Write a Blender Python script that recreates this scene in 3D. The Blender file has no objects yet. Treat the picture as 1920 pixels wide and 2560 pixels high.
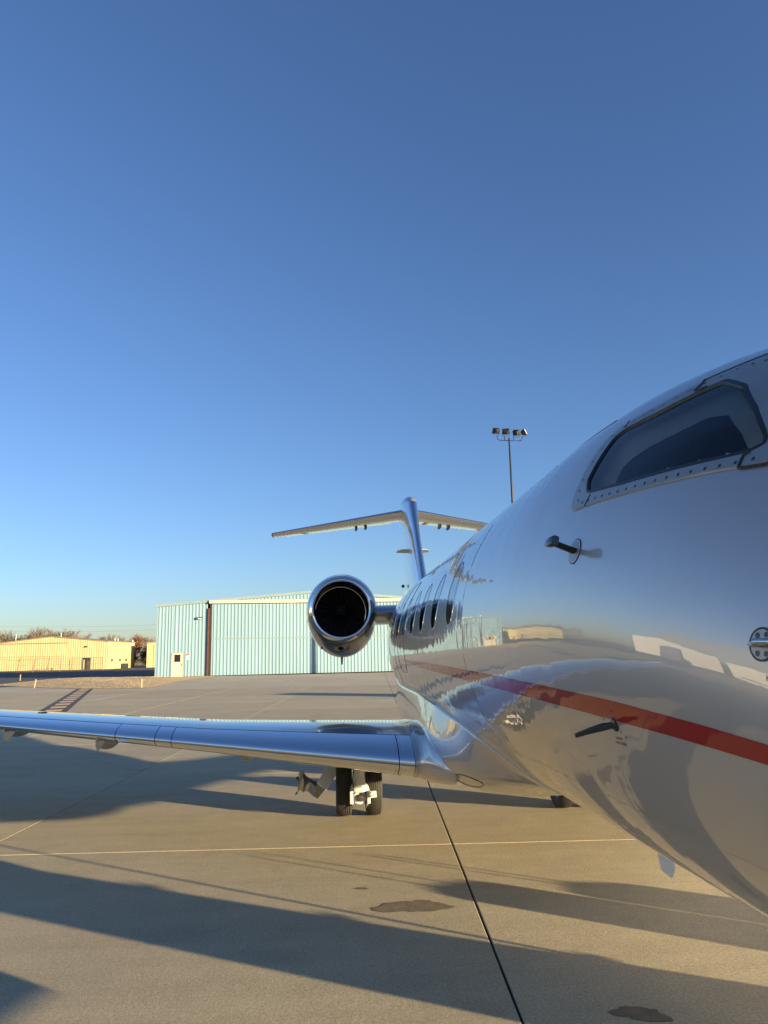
import bpy, bmesh, math, random
import numpy as np
from mathutils import Vector, Matrix

# ------------------------------------------------------------------ camera
SC = bpy.context.scene
COL = SC.collection
R = math.radians
CAM_H, PITCH, ROLL, YAW = 2.05, R(10.94), R(1.24), R(4.3)
f_ = Vector((math.sin(YAW) * math.cos(PITCH), math.cos(YAW) * math.cos(PITCH), math.sin(PITCH)))
r0 = Vector((math.cos(YAW), -math.sin(YAW), 0))
u0 = r0.cross(f_)
r_ = r0 * math.cos(ROLL) - u0 * math.sin(ROLL)
u_ = u0 * math.cos(ROLL) + r0 * math.sin(ROLL)
cam = bpy.data.cameras.new("camera")
cam.sensor_fit = 'VERTICAL'
cam.sensor_height = 36.0
cam.lens = 36.0 * 1830 / 2560
cam.clip_start = 0.05
cam.clip_end = 9000
camo = bpy.data.objects.new("camera", cam)
COL.objects.link(camo)
M3 = Matrix((r_, u_, -f_)).transposed().to_4x4()
M3.translation = (0, 0, CAM_H)
camo.matrix_world = M3
SC.camera = camo

# ------------------------------------------------------------------ sky, sun, exposure
SUN_EL = R(7.0)
SUN_DIR = Vector((0.809 * math.cos(SUN_EL), -0.588 * math.cos(SUN_EL), math.sin(SUN_EL)))   # towards the sun
world = bpy.data.worlds.new("World")
SC.world = world
world.use_nodes = True
wn = world.node_tree
for n in list(wn.nodes):
    wn.nodes.remove(n)
wo = wn.nodes.new("ShaderNodeOutputWorld")
bg = wn.nodes.new("ShaderNodeBackground")
sky = wn.nodes.new("ShaderNodeTexSky")
sky.sky_type = 'NISHITA'
sky.sun_disc = False
sky.sun_elevation = SUN_EL
sky.sun_rotation = math.atan2(SUN_DIR.x, SUN_DIR.y)
sky.altitude = 200
sky.air_density = 1.0
sky.dust_density = 0.6
sky.ozone_density = 3.0
bg.inputs[1].default_value = 0.07
tint = wn.nodes.new("ShaderNodeVectorMath")          # white balance of the whole sky
tint.operation = 'MULTIPLY'
tint.inputs[1].default_value = (1.03, 1.03, 1.24)
wn.links.new(sky.outputs[0], tint.inputs[0])
wn.links.new(tint.outputs[0], bg.inputs[0])
wn.links.new(bg.outputs[0], wo.inputs[0])

sun = bpy.data.lights.new("sun", 'SUN')
sun.energy = 5.0
sun.angle = R(0.53)
sun.color = (1.0, 0.78, 0.48)
suno = bpy.data.objects.new("sun", sun)
COL.objects.link(suno)
suno.rotation_euler = SUN_DIR.to_track_quat('Z', 'Y').to_euler()
suno.location = (40, -30, 30)

SC.view_settings.view_transform = 'Standard'
SC.view_settings.look = 'None'
SC.view_settings.gamma = 1.0
SC.view_settings.use_curve_mapping = False
SC.view_settings.exposure = 1.6

# ------------------------------------------------------------------ materials
def new_mat(name):
    m = bpy.data.materials.new(name)
    m.use_nodes = True
    nt = m.node_tree
    b = nt.nodes["Principled BSDF"]
    return m, nt, b

def mat(name, col, rough=.5, metal=0., coat=0., coat_rough=.03, coat_ior=1.5, var=0., vscale=5., bump=0., bscale=40., detail=4, obj_var=0., var2=None, stretch=None, spec=None):
    m, nt, b = new_mat(name)
    b.inputs["Base Color"].default_value = (*col, 1)
    b.inputs["Roughness"].default_value = rough
    b.inputs["Metallic"].default_value = metal
    b.inputs["Coat Weight"].default_value = coat
    b.inputs["Coat Roughness"].default_value = coat_rough
    b.inputs["Coat IOR"].default_value = coat_ior
    if spec is not None:
        b.inputs["Specular IOR Level"].default_value = spec
    tc = nt.nodes.new("ShaderNodeTexCoord")
    src = tc.outputs["Object"]
    if stretch:
        mp = nt.nodes.new("ShaderNodeMapping")
        mp.inputs["Scale"].default_value = stretch
        nt.links.new(src, mp.inputs[0])
        src = mp.outputs[0]
    if var or var2:
        nz = nt.nodes.new("ShaderNodeTexNoise")
        nz.inputs["Scale"].default_value = vscale
        nz.inputs["Detail"].default_value = detail
        nz.inputs["Roughness"].default_value = .6
        nt.links.new(src, nz.inputs["Vector"])
        cr = nt.nodes.new("ShaderNodeValToRGB")
        cr.color_ramp.elements[0].position = .3
        cr.color_ramp.elements[1].position = .7
        if var2:
            c0, c1 = col, var2
        else:
            c0 = tuple(c * (1 - var) for c in col); c1 = tuple(min(1, c * (1 + var)) for c in col)
        cr.color_ramp.elements[0].color = (*c0, 1)
        cr.color_ramp.elements[1].color = (*c1, 1)
        nt.links.new(nz.outputs["Fac"], cr.inputs[0])
        out = cr.outputs[0]
        if obj_var:
            oi = nt.nodes.new("ShaderNodeObjectInfo")
            mr = nt.nodes.new("ShaderNodeMapRange")
            mr.inputs["To Min"].default_value = 1 - obj_var
            mr.inputs["To Max"].default_value = 1 + obj_var
            nt.links.new(oi.outputs["Random"], mr.inputs["Value"])
            mx = nt.nodes.new("ShaderNodeVectorMath"); mx.operation = 'SCALE'
            nt.links.new(out, mx.inputs[0]); nt.links.new(mr.outputs[0], mx.inputs["Scale"])
            out = mx.outputs[0]
        nt.links.new(out, b.inputs["Base Color"])
    if bump:
        n2 = nt.nodes.new("ShaderNodeTexNoise")
        n2.inputs["Scale"].default_value = bscale
        n2.inputs["Detail"].default_value = 5
        nt.links.new(src, n2.inputs["Vector"])
        bp = nt.nodes.new("ShaderNodeBump")
        bp.inputs["Strength"].default_value = bump
        bp.inputs["Distance"].default_value = .02
        nt.links.new(n2.outputs["Fac"], bp.inputs["Height"])
        nt.links.new(bp.outputs[0], b.inputs["Normal"])
    return m

def metal_skin(name, col, rough, coat, coat_ior, wob=.0, wscale=(2, 2.2, 2), metal=1.0):
    m = mat(name, col, rough, metal, coat, .012, coat_ior)
    nt = m.node_tree
    b = nt.nodes["Principled BSDF"]
    if wob:
        tc = nt.nodes.new("ShaderNodeTexCoord")
        mp = nt.nodes.new("ShaderNodeMapping"); mp.inputs["Scale"].default_value = wscale
        nz = nt.nodes.new("ShaderNodeTexNoise"); nz.inputs["Scale"].default_value = 1.0; nz.inputs["Detail"].default_value = 1.5
        bp = nt.nodes.new("ShaderNodeBump"); bp.inputs["Strength"].default_value = 1.0; bp.inputs["Distance"].default_value = wob
        nt.links.new(tc.outputs["Object"], mp.inputs[0]); nt.links.new(mp.outputs[0], nz.inputs["Vector"])
        nt.links.new(nz.outputs["Fac"], bp.inputs["Height"])
        nt.links.new(bp.outputs[0], b.inputs["Normal"]); nt.links.new(bp.outputs[0], b.inputs["Coat Normal"])
    return m

def concrete_mat(name, col):
    m, nt, b = new_mat(name)
    N, L = nt.nodes, nt.links
    geo = N.new("ShaderNodeNewGeometry")
    def noise(scale, detail=4, rough=.6, st=None):
        n = N.new("ShaderNodeTexNoise"); n.inputs["Scale"].default_value = scale; n.inputs["Detail"].default_value = detail
        n.inputs["Roughness"].default_value = rough
        if st:
            mp = N.new("ShaderNodeMapping"); mp.inputs["Scale"].default_value = st
            L.new(geo.outputs["Position"], mp.inputs[0]); L.new(mp.outputs[0], n.inputs["Vector"])
        else:
            L.new(geo.outputs["Position"], n.inputs["Vector"])
        return n.outputs["Fac"]
    def rng(v, a, b_, lo=.3, hi=.7):
        r = N.new("ShaderNodeMapRange"); r.inputs["From Min"].default_value = lo; r.inputs["From Max"].default_value = hi
        r.inputs["To Min"].default_value = a; r.inputs["To Max"].default_value = b_
        L.new(v, r.inputs["Value"]); return r.outputs[0]
    def mul(a, c):
        x = N.new("ShaderNodeMath"); x.operation = 'MULTIPLY'; L.new(a, x.inputs[0]); L.new(c, x.inputs[1]); return x.outputs[0]
    v = mul(rng(noise(.35, 8, .7), .9, 1.08), rng(noise(3.5, 8, .75), .93, 1.07))
    v = mul(v, rng(noise(48, 4, .9), .78, 1.22, .38, .62))
    v = mul(v, rng(noise(110, 3, .9), .74, 1.26, .36, .64))
    v = mul(v, rng(noise(300, 2, .8), .80, 1.2))
    v = mul(v, rng(noise(1.0, 5, .65, (.35, 3.2, 1)), .93, 1.06))
    v = mul(v, rng(noise(1.2, 3, .5), .97, .80, .62, .78))
    oi = N.new("ShaderNodeObjectInfo")
    v = mul(v, rng(oi.outputs["Random"], .92, 1.07, 0, 1))
    sc = N.new("ShaderNodeVectorMath"); sc.operation = 'SCALE'; sc.inputs[0].default_value = col
    L.new(v, sc.inputs["Scale"]); L.new(sc.outputs[0], b.inputs["Base Color"])
    b.inputs["Roughness"].default_value = .85
    b.inputs["Specular IOR Level"].default_value = .3
    bp = N.new("ShaderNodeBump"); bp.inputs["Strength"].default_value = .6; bp.inputs["Distance"].default_value = .004
    bh = N.new("ShaderNodeMath"); bh.operation = 'ADD'
    L.new(noise(60, 5, .85), bh.inputs[0]); L.new(noise(14, 4, .6), bh.inputs[1])
    L.new(bh.outputs[0], bp.inputs["Height"]); L.new(bp.outputs[0], b.inputs["Normal"])
    return m

M = {}
M['far_concrete'] = mat('far_concrete', (.47, .415, .30), .9, var=.12, vscale=.25, detail=8, stretch=(1, .35, 1))
M['concrete'] = concrete_mat("concrete", (.475, .41, .27))
M['concrete_wet'] = mat("stained_concrete", (.185, .15, .09), .75, var=.25, vscale=9, bump=.3, bscale=90)
M['joint_dark'] = mat("joint_dark", (.06, .05, .04), .7, var=.4, vscale=12, bump=.4, bscale=30)
M['joint_light'] = mat("joint_sealant", (.36, .33, .27), .7, var=.3, vscale=6)
M['asphalt'] = mat("asphalt", (.055, .055, .058), .85, var=.25, vscale=.4, bump=.3, bscale=60)
M['field'] = mat("field", (.20, .15, .085), .95, var=.3, vscale=.05)
M['dry_grass'] = mat("dry_grass", (.50, .375, .19), .95, var=.10, vscale=.8, bump=.05, bscale=3)
M['blade'] = mat("grass_blade", (.50, .37, .19), .9, obj_var=0, var=.3, vscale=3)
M['silver'] = metal_skin("silver_paint", (.42, .41, .395), .36, 1.0, 1.78, .0034, (.45, 4.5, 1.1), metal=.5)
M['silver_wing'] = metal_skin("silver_wing_paint", (.46, .47, .48), .3, 1.0, 1.9, .0006, (1.5, 1.5, 1.5), metal=.7)
M['nacelle'] = metal_skin("nacelle_shade", (.02, .022, .028), .3, 1.0, 1.4, .0008, (1.5, 1.5, 1.5))  # near-black base stands for the shade that the silver cowl mirrors
M['nacelle_door'] = metal_skin('door_metal', (.14, .15, .17), .25, 1.0, 1.8, .0008, (1.5, 1.5, 1.5))
M['red'] = metal_skin("red_stripe_paint", (.30, .006, .002), .5, 1.0, 1.42, .0034, (.45, 4.5, 1.1), metal=0.)
M['red'].node_tree.nodes["Principled BSDF"].inputs["Specular IOR Level"].default_value = .1
M['polished'] = metal_skin("polished_metal", (.72, .74, .78), .07, 0, 1.5, .0003, (2, 2, 2))
M['frame_grey'] = mat("frame_grey", (.30, .32, .31), .42, .55, coat=.4, coat_rough=.2, var=.08, vscale=6)
M['black_seal'] = mat("black_seal", (.012, .014, .018), .45)
M['screw'] = mat("screw", (.06, .065, .07), .35, .8)
M['liner'] = mat("cockpit_liner", (.46, .37, .25), .8, var=.1)
M['interior'] = mat("cockpit_interior", (.01, .016, .035), .7, var=.5, vscale=9)
M['tyre'] = mat("tyre_rubber", (.03, .028, .025), .75, var=.2, vscale=20)
M['groove'] = mat("tyre_groove", (.006, .006, .006), .9)
M['gear_white'] = mat("gear_white", (.55, .54, .48), .35, coat=.3, var=.08, vscale=14)
M['gear_dark'] = mat("gear_dark", (.05, .05, .05), .45, .4)
M['hub'] = mat("wheel_hub", (.45, .45, .45), .35, .8)
M['black'] = mat("black", (.008, .008, .009), .6)
M['fan'] = mat("fan_blade", (.05, .05, .055), .4, .3, spec=.5)
M['inlet_dark'] = mat("inlet_lining", (.012, .012, .012), .7)
M['probe'] = mat("probe_dark", (.025, .035, .05), .3, .6, coat=.3)
M['probe_metal'] = mat("probe_metal", (.45, .47, .5), .22, 1.0)
M['white'] = mat("white_paint", (.78, .77, .74), .4, var=.04)
M['door_skylit'] = mat('door_skylit', (.50, .56, .60), .3, .2, coat=.6)  # pale blue puts the skylight on the upper gear door leaf into colour
M['text_red'] = mat("stencil_red", (.16, .01, .01), .6)
M['seam'] = mat("panel_seam", (.03, .035, .045), .6)
M['bead'] = mat("seal_bead", (.42, .41, .38), .3, .6)
M['teal'] = mat("teal_cladding", (.205, .33, .395), .5, .15, var=.06, vscale=.8, obj_var=.03, bump=.1, bscale=3, stretch=(1, 1, .15))
M['teal_trim'] = mat("teal_trim", (.19, .27, .30), .5, .1, var=.07, vscale=2)
M['cream'] = mat("cream_paint", (.52, .47, .35), .5, var=.06, vscale=3)
M['roof'] = mat("roof_metal", (.30, .36, .36), .45, .3, var=.08)
M['rust'] = mat("rust_red_post", (.075, .025, .02), .65, var=.3, vscale=3)
M['yellow'] = mat("yellow_cladding", (.46, .39, .20), .55, var=.06, vscale=.8, obj_var=.02, stretch=(1, 1, .2))
M['yellow_trim'] = mat("yellow_trim", (.27, .19, .11), .6, var=.1)
M['dark_open'] = mat("dark_opening", (.02, .018, .016), .8)
M['glass_dark'] = mat("dark_window_glass", (.012, .014, .016), .08, coat=.5)
M['sign_red'] = mat("sign_red", (.5, .05, .05), .6)
M['bronze'] = mat("lamp_bronze", (.028, .024, .02), .45, .4)
M['lamp_glass'] = mat("lamp_glass", (.55, .52, .45), .2)
M['pole'] = mat("pole_dark", (.016, .018, .024), .6, .0)
M['wire'] = mat("galvanised_wire", (.14, .12, .10), .6, .5)
M['bark'] = mat("bark", (.13, .095, .075), .9, var=.3, vscale=2)
M['twig'] = mat("twig", (.175, .15, .12), .9, var=.3, vscale=.5)
M['leaf_brown'] = mat("brown_leaves", (.16, .07, .04), .85, var=.4, vscale=1.2)
M['stake'] = mat("marker_stake", (.42, .36, .20), .6, var=.1)
M['line'] = mat("faded_line", (.52, .47, .36), .8, var=.2, vscale=3)
M['strip_dark'] = mat("dark_marking", (.055, .055, .055), .8, var=.2)
M['strip_tan'] = mat("tan_marking", (.70, .47, .26), .8, var=.1)
M['hangar_white'] = mat("white_hangar_cladding", (.5, .5, .48), .5, var=.05)
M['hangar_grey'] = mat("grey_hangar_cladding", (.12, .14, .16), .5, var=.08)
M['car_white'] = mat("car_white", (.7, .7, .7), .3, coat=.8)
M['car_dark'] = mat("car_dark", (.05, .06, .08), .3, coat=.8)
M['case'] = mat("suitcase_shell", (.03, .03, .035), .5)

# cockpit side glass: real tinted pane you can look through
gm = bpy.data.materials.new("cockpit_glass"); gm.use_nodes = True
gt = gm.node_tree
for n in list(gt.nodes):
    gt.nodes.remove(n)
go_ = gt.nodes.new("ShaderNodeOutputMaterial"); gmix = gt.nodes.new("ShaderNodeMixShader")
gtr = gt.nodes.new("ShaderNodeBsdfTransparent"); gtr.inputs[0].default_value = (.72, .80, .88, 1)
ggl = gt.nodes.new("ShaderNodeBsdfGlossy"); ggl.inputs["Roughness"].default_value = .01
gfr = gt.nodes.new("ShaderNodeFresnel"); gfr.inputs[0].default_value = 1.38
gt.links.new(gfr.outputs[0], gmix.inputs[0]); gt.links.new(gtr.outputs[0], gmix.inputs[1]); gt.links.new(ggl.outputs[0], gmix.inputs[2])
gt.links.new(gmix.outputs[0], go_.inputs[0])
M['glass'] = gm

# ------------------------------------------------------------------ helpers
ORG = [0.0, 0.0, 0.0]          # subtracted from every vertex: the base point of the thing being built

class G:
    """collects faces of one mesh"""
    def __init__(s):
        s.v, s.f, s.m = [], [], []
    def add(s, v, f, mi=0):
        o = len(s.v)
        s.v += [tuple(map(float, p)) for p in v]
        s.f += [tuple(i + o for i in q) for q in f]
        s.m += [mi] * len(f)
        return s
    def box(s, x0, x1, y0, y1, z0, z1, mi=0):
        v = [(x0, y0, z0), (x1, y0, z0), (x1, y1, z0), (x0, y1, z0), (x0, y0, z1), (x1, y0, z1), (x1, y1, z1), (x0, y1, z1)]
        return s.add(v, [(0, 3, 2, 1), (4, 5, 6, 7), (0, 1, 5, 4), (1, 2, 6, 5), (2, 3, 7, 6), (3, 0, 4, 7)], mi)
    def bbox(s, x0, x1, y0, y1, z0, z1, b, mi=0):
        """box with chamfered top/vertical edges"""
        v = []
        for z, i in ((z0, 0), (z1 - b, 0), (z1, b)):
            a0, a1, c0, c1 = x0 + i, x1 - i, y0 + i, y1 - i
            k = b
            v += [(a0 + k, c0, z), (a1 - k, c0, z), (a1, c0 + k, z), (a1, c1 - k, z), (a1 - k, c1, z), (a0 + k, c1, z), (a0, c1 - k, z), (a0, c0 + k, z)]
        fs = [tuple(range(7, -1, -1)), tuple(range(16, 24))]
        for l in range(2):
            for i in range(8):
                j = (i + 1) % 8
                fs.append((l * 8 + i, l * 8 + j, l * 8 + 8 + j, l * 8 + 8 + i))
        return s.add(v, fs, mi)
    def loft(s, rings, close=True, cap0=True, cap1=True, mi=0):
        n = len(rings[0]); v = [p for r in rings for p in r]; f = []
        for a in range(len(rings) - 1):
            for i in range(n if close else n - 1):
                j = (i + 1) % n
                f.append((a * n + i, a * n + j, (a + 1) * n + j, (a + 1) * n + i))
        if close and cap0: f.append(tuple(range(n - 1, -1, -1)))
        if close and cap1: f.append(tuple((len(rings) - 1) * n + i for i in range(n)))
        return s.add(v, f, mi)
    def tube(s, pts, rad, n=8, mi=0, cap=True):
        pts = [Vector(p) for p in pts]
        if not hasattr(rad, '__len__'): rad = [rad] * len(pts)
        rings = []
        up = None
        for i, p in enumerate(pts):
            d = (pts[min(i + 1, len(pts) - 1)] - pts[max(i - 1, 0)]).normalized()
            if up is None:
                up = Vector((0, 0, 1)) if abs(d.z) < .9 else Vector((1, 0, 0))
            a = d.cross(up).normalized(); b = a.cross(d).normalized()
            rings.append([tuple(p + (a * math.cos(t) + b * math.sin(t)) * rad[i]) for t in [2 * math.pi * k / n for k in range(n)]])
        return s.loft(rings, True, cap, cap, mi)
    def lathe(s, prof, c, axis='y', n=48, mi=0):
        """prof: list of (along, radius)"""
        rings = []
        for a, r in prof:
            ring = []
            for k in range(n):
                t = 2 * math.pi * k / n
                if axis == 'y': ring.append((c[0] + r * math.cos(t), c[1] + a, c[2] + r * math.sin(t)))
                elif axis == 'x': ring.append((c[0] + a, c[1] + r * math.cos(t), c[2] + r * math.sin(t)))
                else: ring.append((c[0] + r * math.cos(t), c[1] + r * math.sin(t), c[2] + a))
            rings.append(ring)
        return s.loft(rings, True, False, False, mi)
    def prism(s, poly, d, mi=0):
        """poly: list of 3d points (planar), d: offset vector"""
        n = len(poly)
        v = [tuple(p) for p in poly] + [(p[0] + d[0], p[1] + d[1], p[2] + d[2]) for p in poly]
        f = [tuple(range(n - 1, -1, -1)), tuple(range(n, 2 * n))] + [(i, (i + 1) % n, n + (i + 1) % n, n + i) for i in range(n)]
        return s.add(v, f, mi)
    def build(s, name, mats, parent=None, smooth=False, fix=True, **props):
        me = bpy.data.meshes.new(name)
        me.from_pydata([(p[0] - ORG[0], p[1] - ORG[1], p[2] - ORG[2]) for p in s.v], [], s.f)
        if not isinstance(mats, (list, tuple)): mats = [mats]
        for m in mats: me.materials.append(m)
        if len(mats) > 1: me.polygons.foreach_set("material_index", s.m)
        if fix:
            bm = bmesh.new(); bm.from_mesh(me)
            bmesh.ops.recalc_face_normals(bm, faces=bm.faces[:])
            bm.to_mesh(me); bm.free()
        if smooth is True:
            me.polygons.foreach_set("use_smooth", [True] * len(me.polygons))
        elif smooth:
            me.polygons.foreach_set("use_smooth", [True] * len(me.polygons))
            me.set_sharp_from_angle(angle=R(smooth))
        me.update()
        o = bpy.data.objects.new(name, me)
        COL.objects.link(o)
        if parent is not None: o.parent = parent
        elif ORG != [0.0, 0.0, 0.0]: o.location = ORG
        for k, v in props.items(): o[k] = v
        return o

def thing(name, label, cat, loc=(0, 0, 0), rz=0., group=None):
    e = bpy.data.objects.new(name, None)
    e.empty_display_size = .2
    COL.objects.link(e)
    e.location = loc; e.rotation_euler = (0, 0, rz)
    e['label'] = label; e['category'] = cat
    if group: e['group'] = group
    return e

def copy_tree(o, parent=None):
    c = o.copy(); COL.objects.link(c); c.parent = parent
    for ch in list(o.children): copy_tree(ch, c)
    return c

def setorg(p=(0., 0., 0.)):
    ORG[0], ORG[1], ORG[2] = float(p[0]), float(p[1]), float(p[2])

RND = random.Random(7)

# ------------------------------------------------------------------ ground, apron, road
TH = R(3.53)                       # the slab grid is turned this much against the jet
def slab(a, b, z=0.):
    """slab grid coordinates -> world"""
    return (a * math.cos(TH) + b * math.sin(TH), -a * math.sin(TH) + b * math.cos(TH), z)
SL = 5.2
A0, B0 = .78, 8.5                  # one long joint, one cross joint

g = G()
rr = [0, 40, 150, 400, 1000, 2500, 6000]
rings = [[(r * math.cos(2 * math.pi * k / 64), r * math.sin(2 * math.pi * k / 64), -.06) for k in range(64)] for r in rr[1:]]
g.loft(rings, True, True, False)
g.build("ground", M['field'], kind='structure')

g = G()
na0, na1, nb0, nb1 = -8, 7, -3, 8
ax0, ax1 = A0 + na0 * SL, A0 + na1 * SL
bx0, bx1 = B0 + nb0 * SL, B0 + nb1 * SL
def quad(gg, a0, a1, b0, b1, z, n=1):
    gg.add([slab(a0, b0, z), slab(a1, b0, z), slab(a1, b1, z), slab(a0, b1, z)], [(0, 1, 2, 3)])
quad(g, ax0 - .02, ax1 + .02, bx0 - .02, bx1 + .02, -.030)
apron = g.build("apron", M['joint_dark'], kind='structure')
# beyond the slabs one can tell apart the concrete is one sheet round them
g = G()
quad(g, -150, 70, -60, bx0, -.004)
quad(g, -150, 70, bx1, 82.5, -.004)
quad(g, -150, ax0, bx0, bx1, -.004)
quad(g, ax1, 70, bx0, bx1, -.004)
g.build("far_concrete", M['far_concrete'], apron)
me_slab = None
gap = .006
for ia in range(na0, na1):
    for ib in range(nb0, nb1):
        cx, cy = A0 + (ia + .5) * SL, B0 + (ib + .5) * SL
        x0, x1, y0, y1 = -SL / 2 + gap, SL / 2 - gap, -SL / 2 + gap, SL / 2 - gap
        key = 'wl' if ia == 0 else ('wr' if ia == -1 else 'n')
        if key == 'wl': x0 += .003
        if key == 'wr': x1 -= .004
        name = "slab_" + key
        if name in bpy.data.meshes:
            me = bpy.data.meshes[name]
        else:
            q = G().bbox(x0, x1, y0, y1, -.02, 0., .005)
            o = q.build("concrete_slab", M['concrete'], apron)
            me = o.data; me.name = name
            bpy.data.objects.remove(o)
        o = bpy.data.objects.new("concrete_slab", me); COL.objects.link(o); o.parent = apron
        o.location = slab(cx, cy, 0); o.rotation_euler = (0, 0, -TH)
# pale sealant in the narrow joints, nearly flush
g = G()
for ib in range(nb0, nb1 + 1):
    b = B0 + ib * SL
    quad(g, ax0, A0 - .03, b - gap * .9, b + gap * .9, -.0035)
    quad(g, A0 + .03, ax1, b - gap * .9, b + gap * .9, -.0035)
for ia in range(na0, na1 + 1):
    if ia == 0: continue
    a = A0 + ia * SL
    for ib in range(nb0, nb1):
        if ia == -1 and ib < 2: continue
        quad(g, a - gap * .9, a + gap * .9, B0 + ib * SL + .01, B0 + (ib + 1) * SL - .01, -.0035)
g.build("joint_sealant", M['joint_light'], apron, kind='stuff')
# joints on the far sheet
g = G()
for ia in range(-12, 9):
    a = A0 + ia * SL
    quad(g, a - .018, a + .018, bx1 + .05, 82, -.0012)
for k in range(1, 6):
    b = bx1 + k * SL
    quad(g, -110, 62, b - .02, b + .02, 0.)
g.build("far_joint", M['joint_light'], apron, kind='stuff')

g = G()                                        # asphalt taxiway and yard on the left, up to the far hangars
pts = [(-150, 84.0), (-33.0, 76.0), (-31.0, 78.0), (-31.9, 95), (-24.9, 86.5), (-19.6, 86.5), (-19.6, 175), (-30, 230), (-150, 175)]
g.add([(x, y, .004) for x, y in [(-170, 60.0), (-28.0, 62.5), (-24, 66), (-19.6, 80.0), (-19.6, 195), (-90, 195), (-170, 150)]], [(0, 1, 2, 3, 4, 5, 6)])
g.build("asphalt_yard", M['asphalt'], kind='structure')

# dry grass island with a low mound
isl = [(-30.5, 70.0), (-30.9, 76), (-31.9, 88), (-29.5, 92.0), (-25.5, 88.5), (-22.5, 84.5), (-19.6, 83.9), (-16.5, 84.0), (-14.0, 84.2), (-12.6, 83.4), (-13.3, 74), (-13.5, 65.7), (-12.9, 57.5), (-13.3, 54.6), (-15.5, 54.4), (-18.3, 56.2), (-21.4, 59.0), (-23.9, 62.1), (-27, 65.5)]
icx, icy = -20.5, 72.0
g = G()
NR = 14
def isl_pt(k, t):
    n = len(isl); i = int(k) % n; u = k - int(k)
    x = isl[i][0] * (1 - u) + isl[(i + 1) % n][0] * u; y = isl[i][1] * (1 - u) + isl[(i + 1) % n][1] * u
    px, py = icx + (x - icx) * t, icy + (y - icy) * t
    h = .016 + .30 * (1 - t ** 2) ** 1.3 * (1 + .35 * math.sin(px * .7) * math.cos(py * .35))
    return (px, py, h)
NS = len(isl) * 4
rings = [[isl_pt(k / 4, t) for k in range(NS)] for t in [1 - j / NR * .97 for j in range(NR + 1)]]
g.loft(rings, True, False, True)
g.build("grass_island", M['dry_grass'], smooth=True, kind='structure')
g = G()
for i in range(5000):
    t = math.sqrt(RND.random()); k = RND.random() * len(isl)
    x, y, z = isl_pt(k, t * .99)
    h = RND.uniform(.015, .045); w = RND.uniform(.01, .025); a = RND.uniform(0, math.pi); l = RND.uniform(-.06, .06)
    g.add([(x - w * math.cos(a), y - w * math.sin(a), z - .01), (x + w * math.cos(a), y + w * math.sin(a), z - .01), (x + l, y + l * .5, z + h)], [(0, 1, 2)])
g.build("dry_grass", M['blade'], fix=False, kind='stuff', label='short straw coloured winter grass on the island before the teal hangar', category='grass')

# painted marks on the far concrete
g = G()
def ground_strip(p, q, w, z=.0045, gg=None):
    d = Vector((q[0] - p[0], q[1] - p[1], 0)).normalized(); n = Vector((-d.y, d.x, 0)) * w / 2
    gg.add([(p[0] + n.x, p[1] + n.y, z), (p[0] - n.x, p[1] - n.y, z), (q[0] - n.x, q[1] - n.y, z), (q[0] + n.x, q[1] + n.y, z)], [(0, 1, 2, 3)])
ground_strip((-3.38, 52.9), (-2.85, 82.0), .16, .0042, g)
g.build("painted_line", M['line'], apron)
P0, P1 = Vector((-11.3, 31.5, 0)), Vector((-17.8, 56.0, 0))
g = G(); ground_strip(P0 + (P0 - P1) * .1, P1, 1.15, .0042, g)
mk = g.build("ground_marking", M['strip_dark'], kind='structure')
dd = (P1 - P0)
L_ = dd.length; dn = dd.normalized()
k = 0; s_ = .3
while s_ < L_ - 1:
    g = G(); a = P0 + dn * s_; b = P0 + dn * (s_ + 1.4)
    ground_strip(a, b, .64, .0075, g)
    g.build("tan_square", M['strip_tan'], mk)
    s_ += 2.3

# stains
def blotch(cx, cy, rx, ry, seed, name, label, rot=0., lobes=()):
    rn = random.Random(seed); n = 72; pts = []
    ph = [rn.uniform(0, 6.28) for _ in range(9)]
    for k in range(n):
        t = 2 * math.pi * k / n
        r = 1 + .16 * math.sin(2 * t + ph[0]) + .1 * math.sin(3 * t + ph[1]) + .07 * math.sin(5 * t + ph[2]) + .05 * math.sin(9 * t + ph[3]) + .03 * math.sin(17 * t + ph[4])
        x, y = rx * r * math.cos(t), ry * r * math.sin(t)
        pts.append((cx + x * math.cos(rot) - y * math.sin(rot), cy + x * math.sin(rot) + y * math.cos(rot), .003))
    gg = G(); gg.add(pts + [(cx, cy, .003)], [(i, (i + 1) % n, n) for i in range(n)])
    gg.build(name, M['concrete_wet'], fix=False, label=label, category='stain')
blotch(.655, 6.50, .27, .16, 3, "damp_stain", "larger damp stain on the sunlit concrete left of the dark wide joint", -.05)
blotch(.26, 7.03, .06, .028, 5, "damp_stain", "tiny damp spot on the sunlit concrete behind the larger stain")
blotch(1.745, 4.53, .15, .085, 12, "damp_stain", "dark oily spot in the shadow at the bottom edge of the photo", -.2)

# ------------------------------------------------------------------ the jet
XC = 1.95
JR = (XC, 9.9, 0.)
jet = thing("private_jet", "polished silver twin-engine business jet with red stripe parked on concrete apron", "jet", JR)
setorg(JR)

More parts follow.
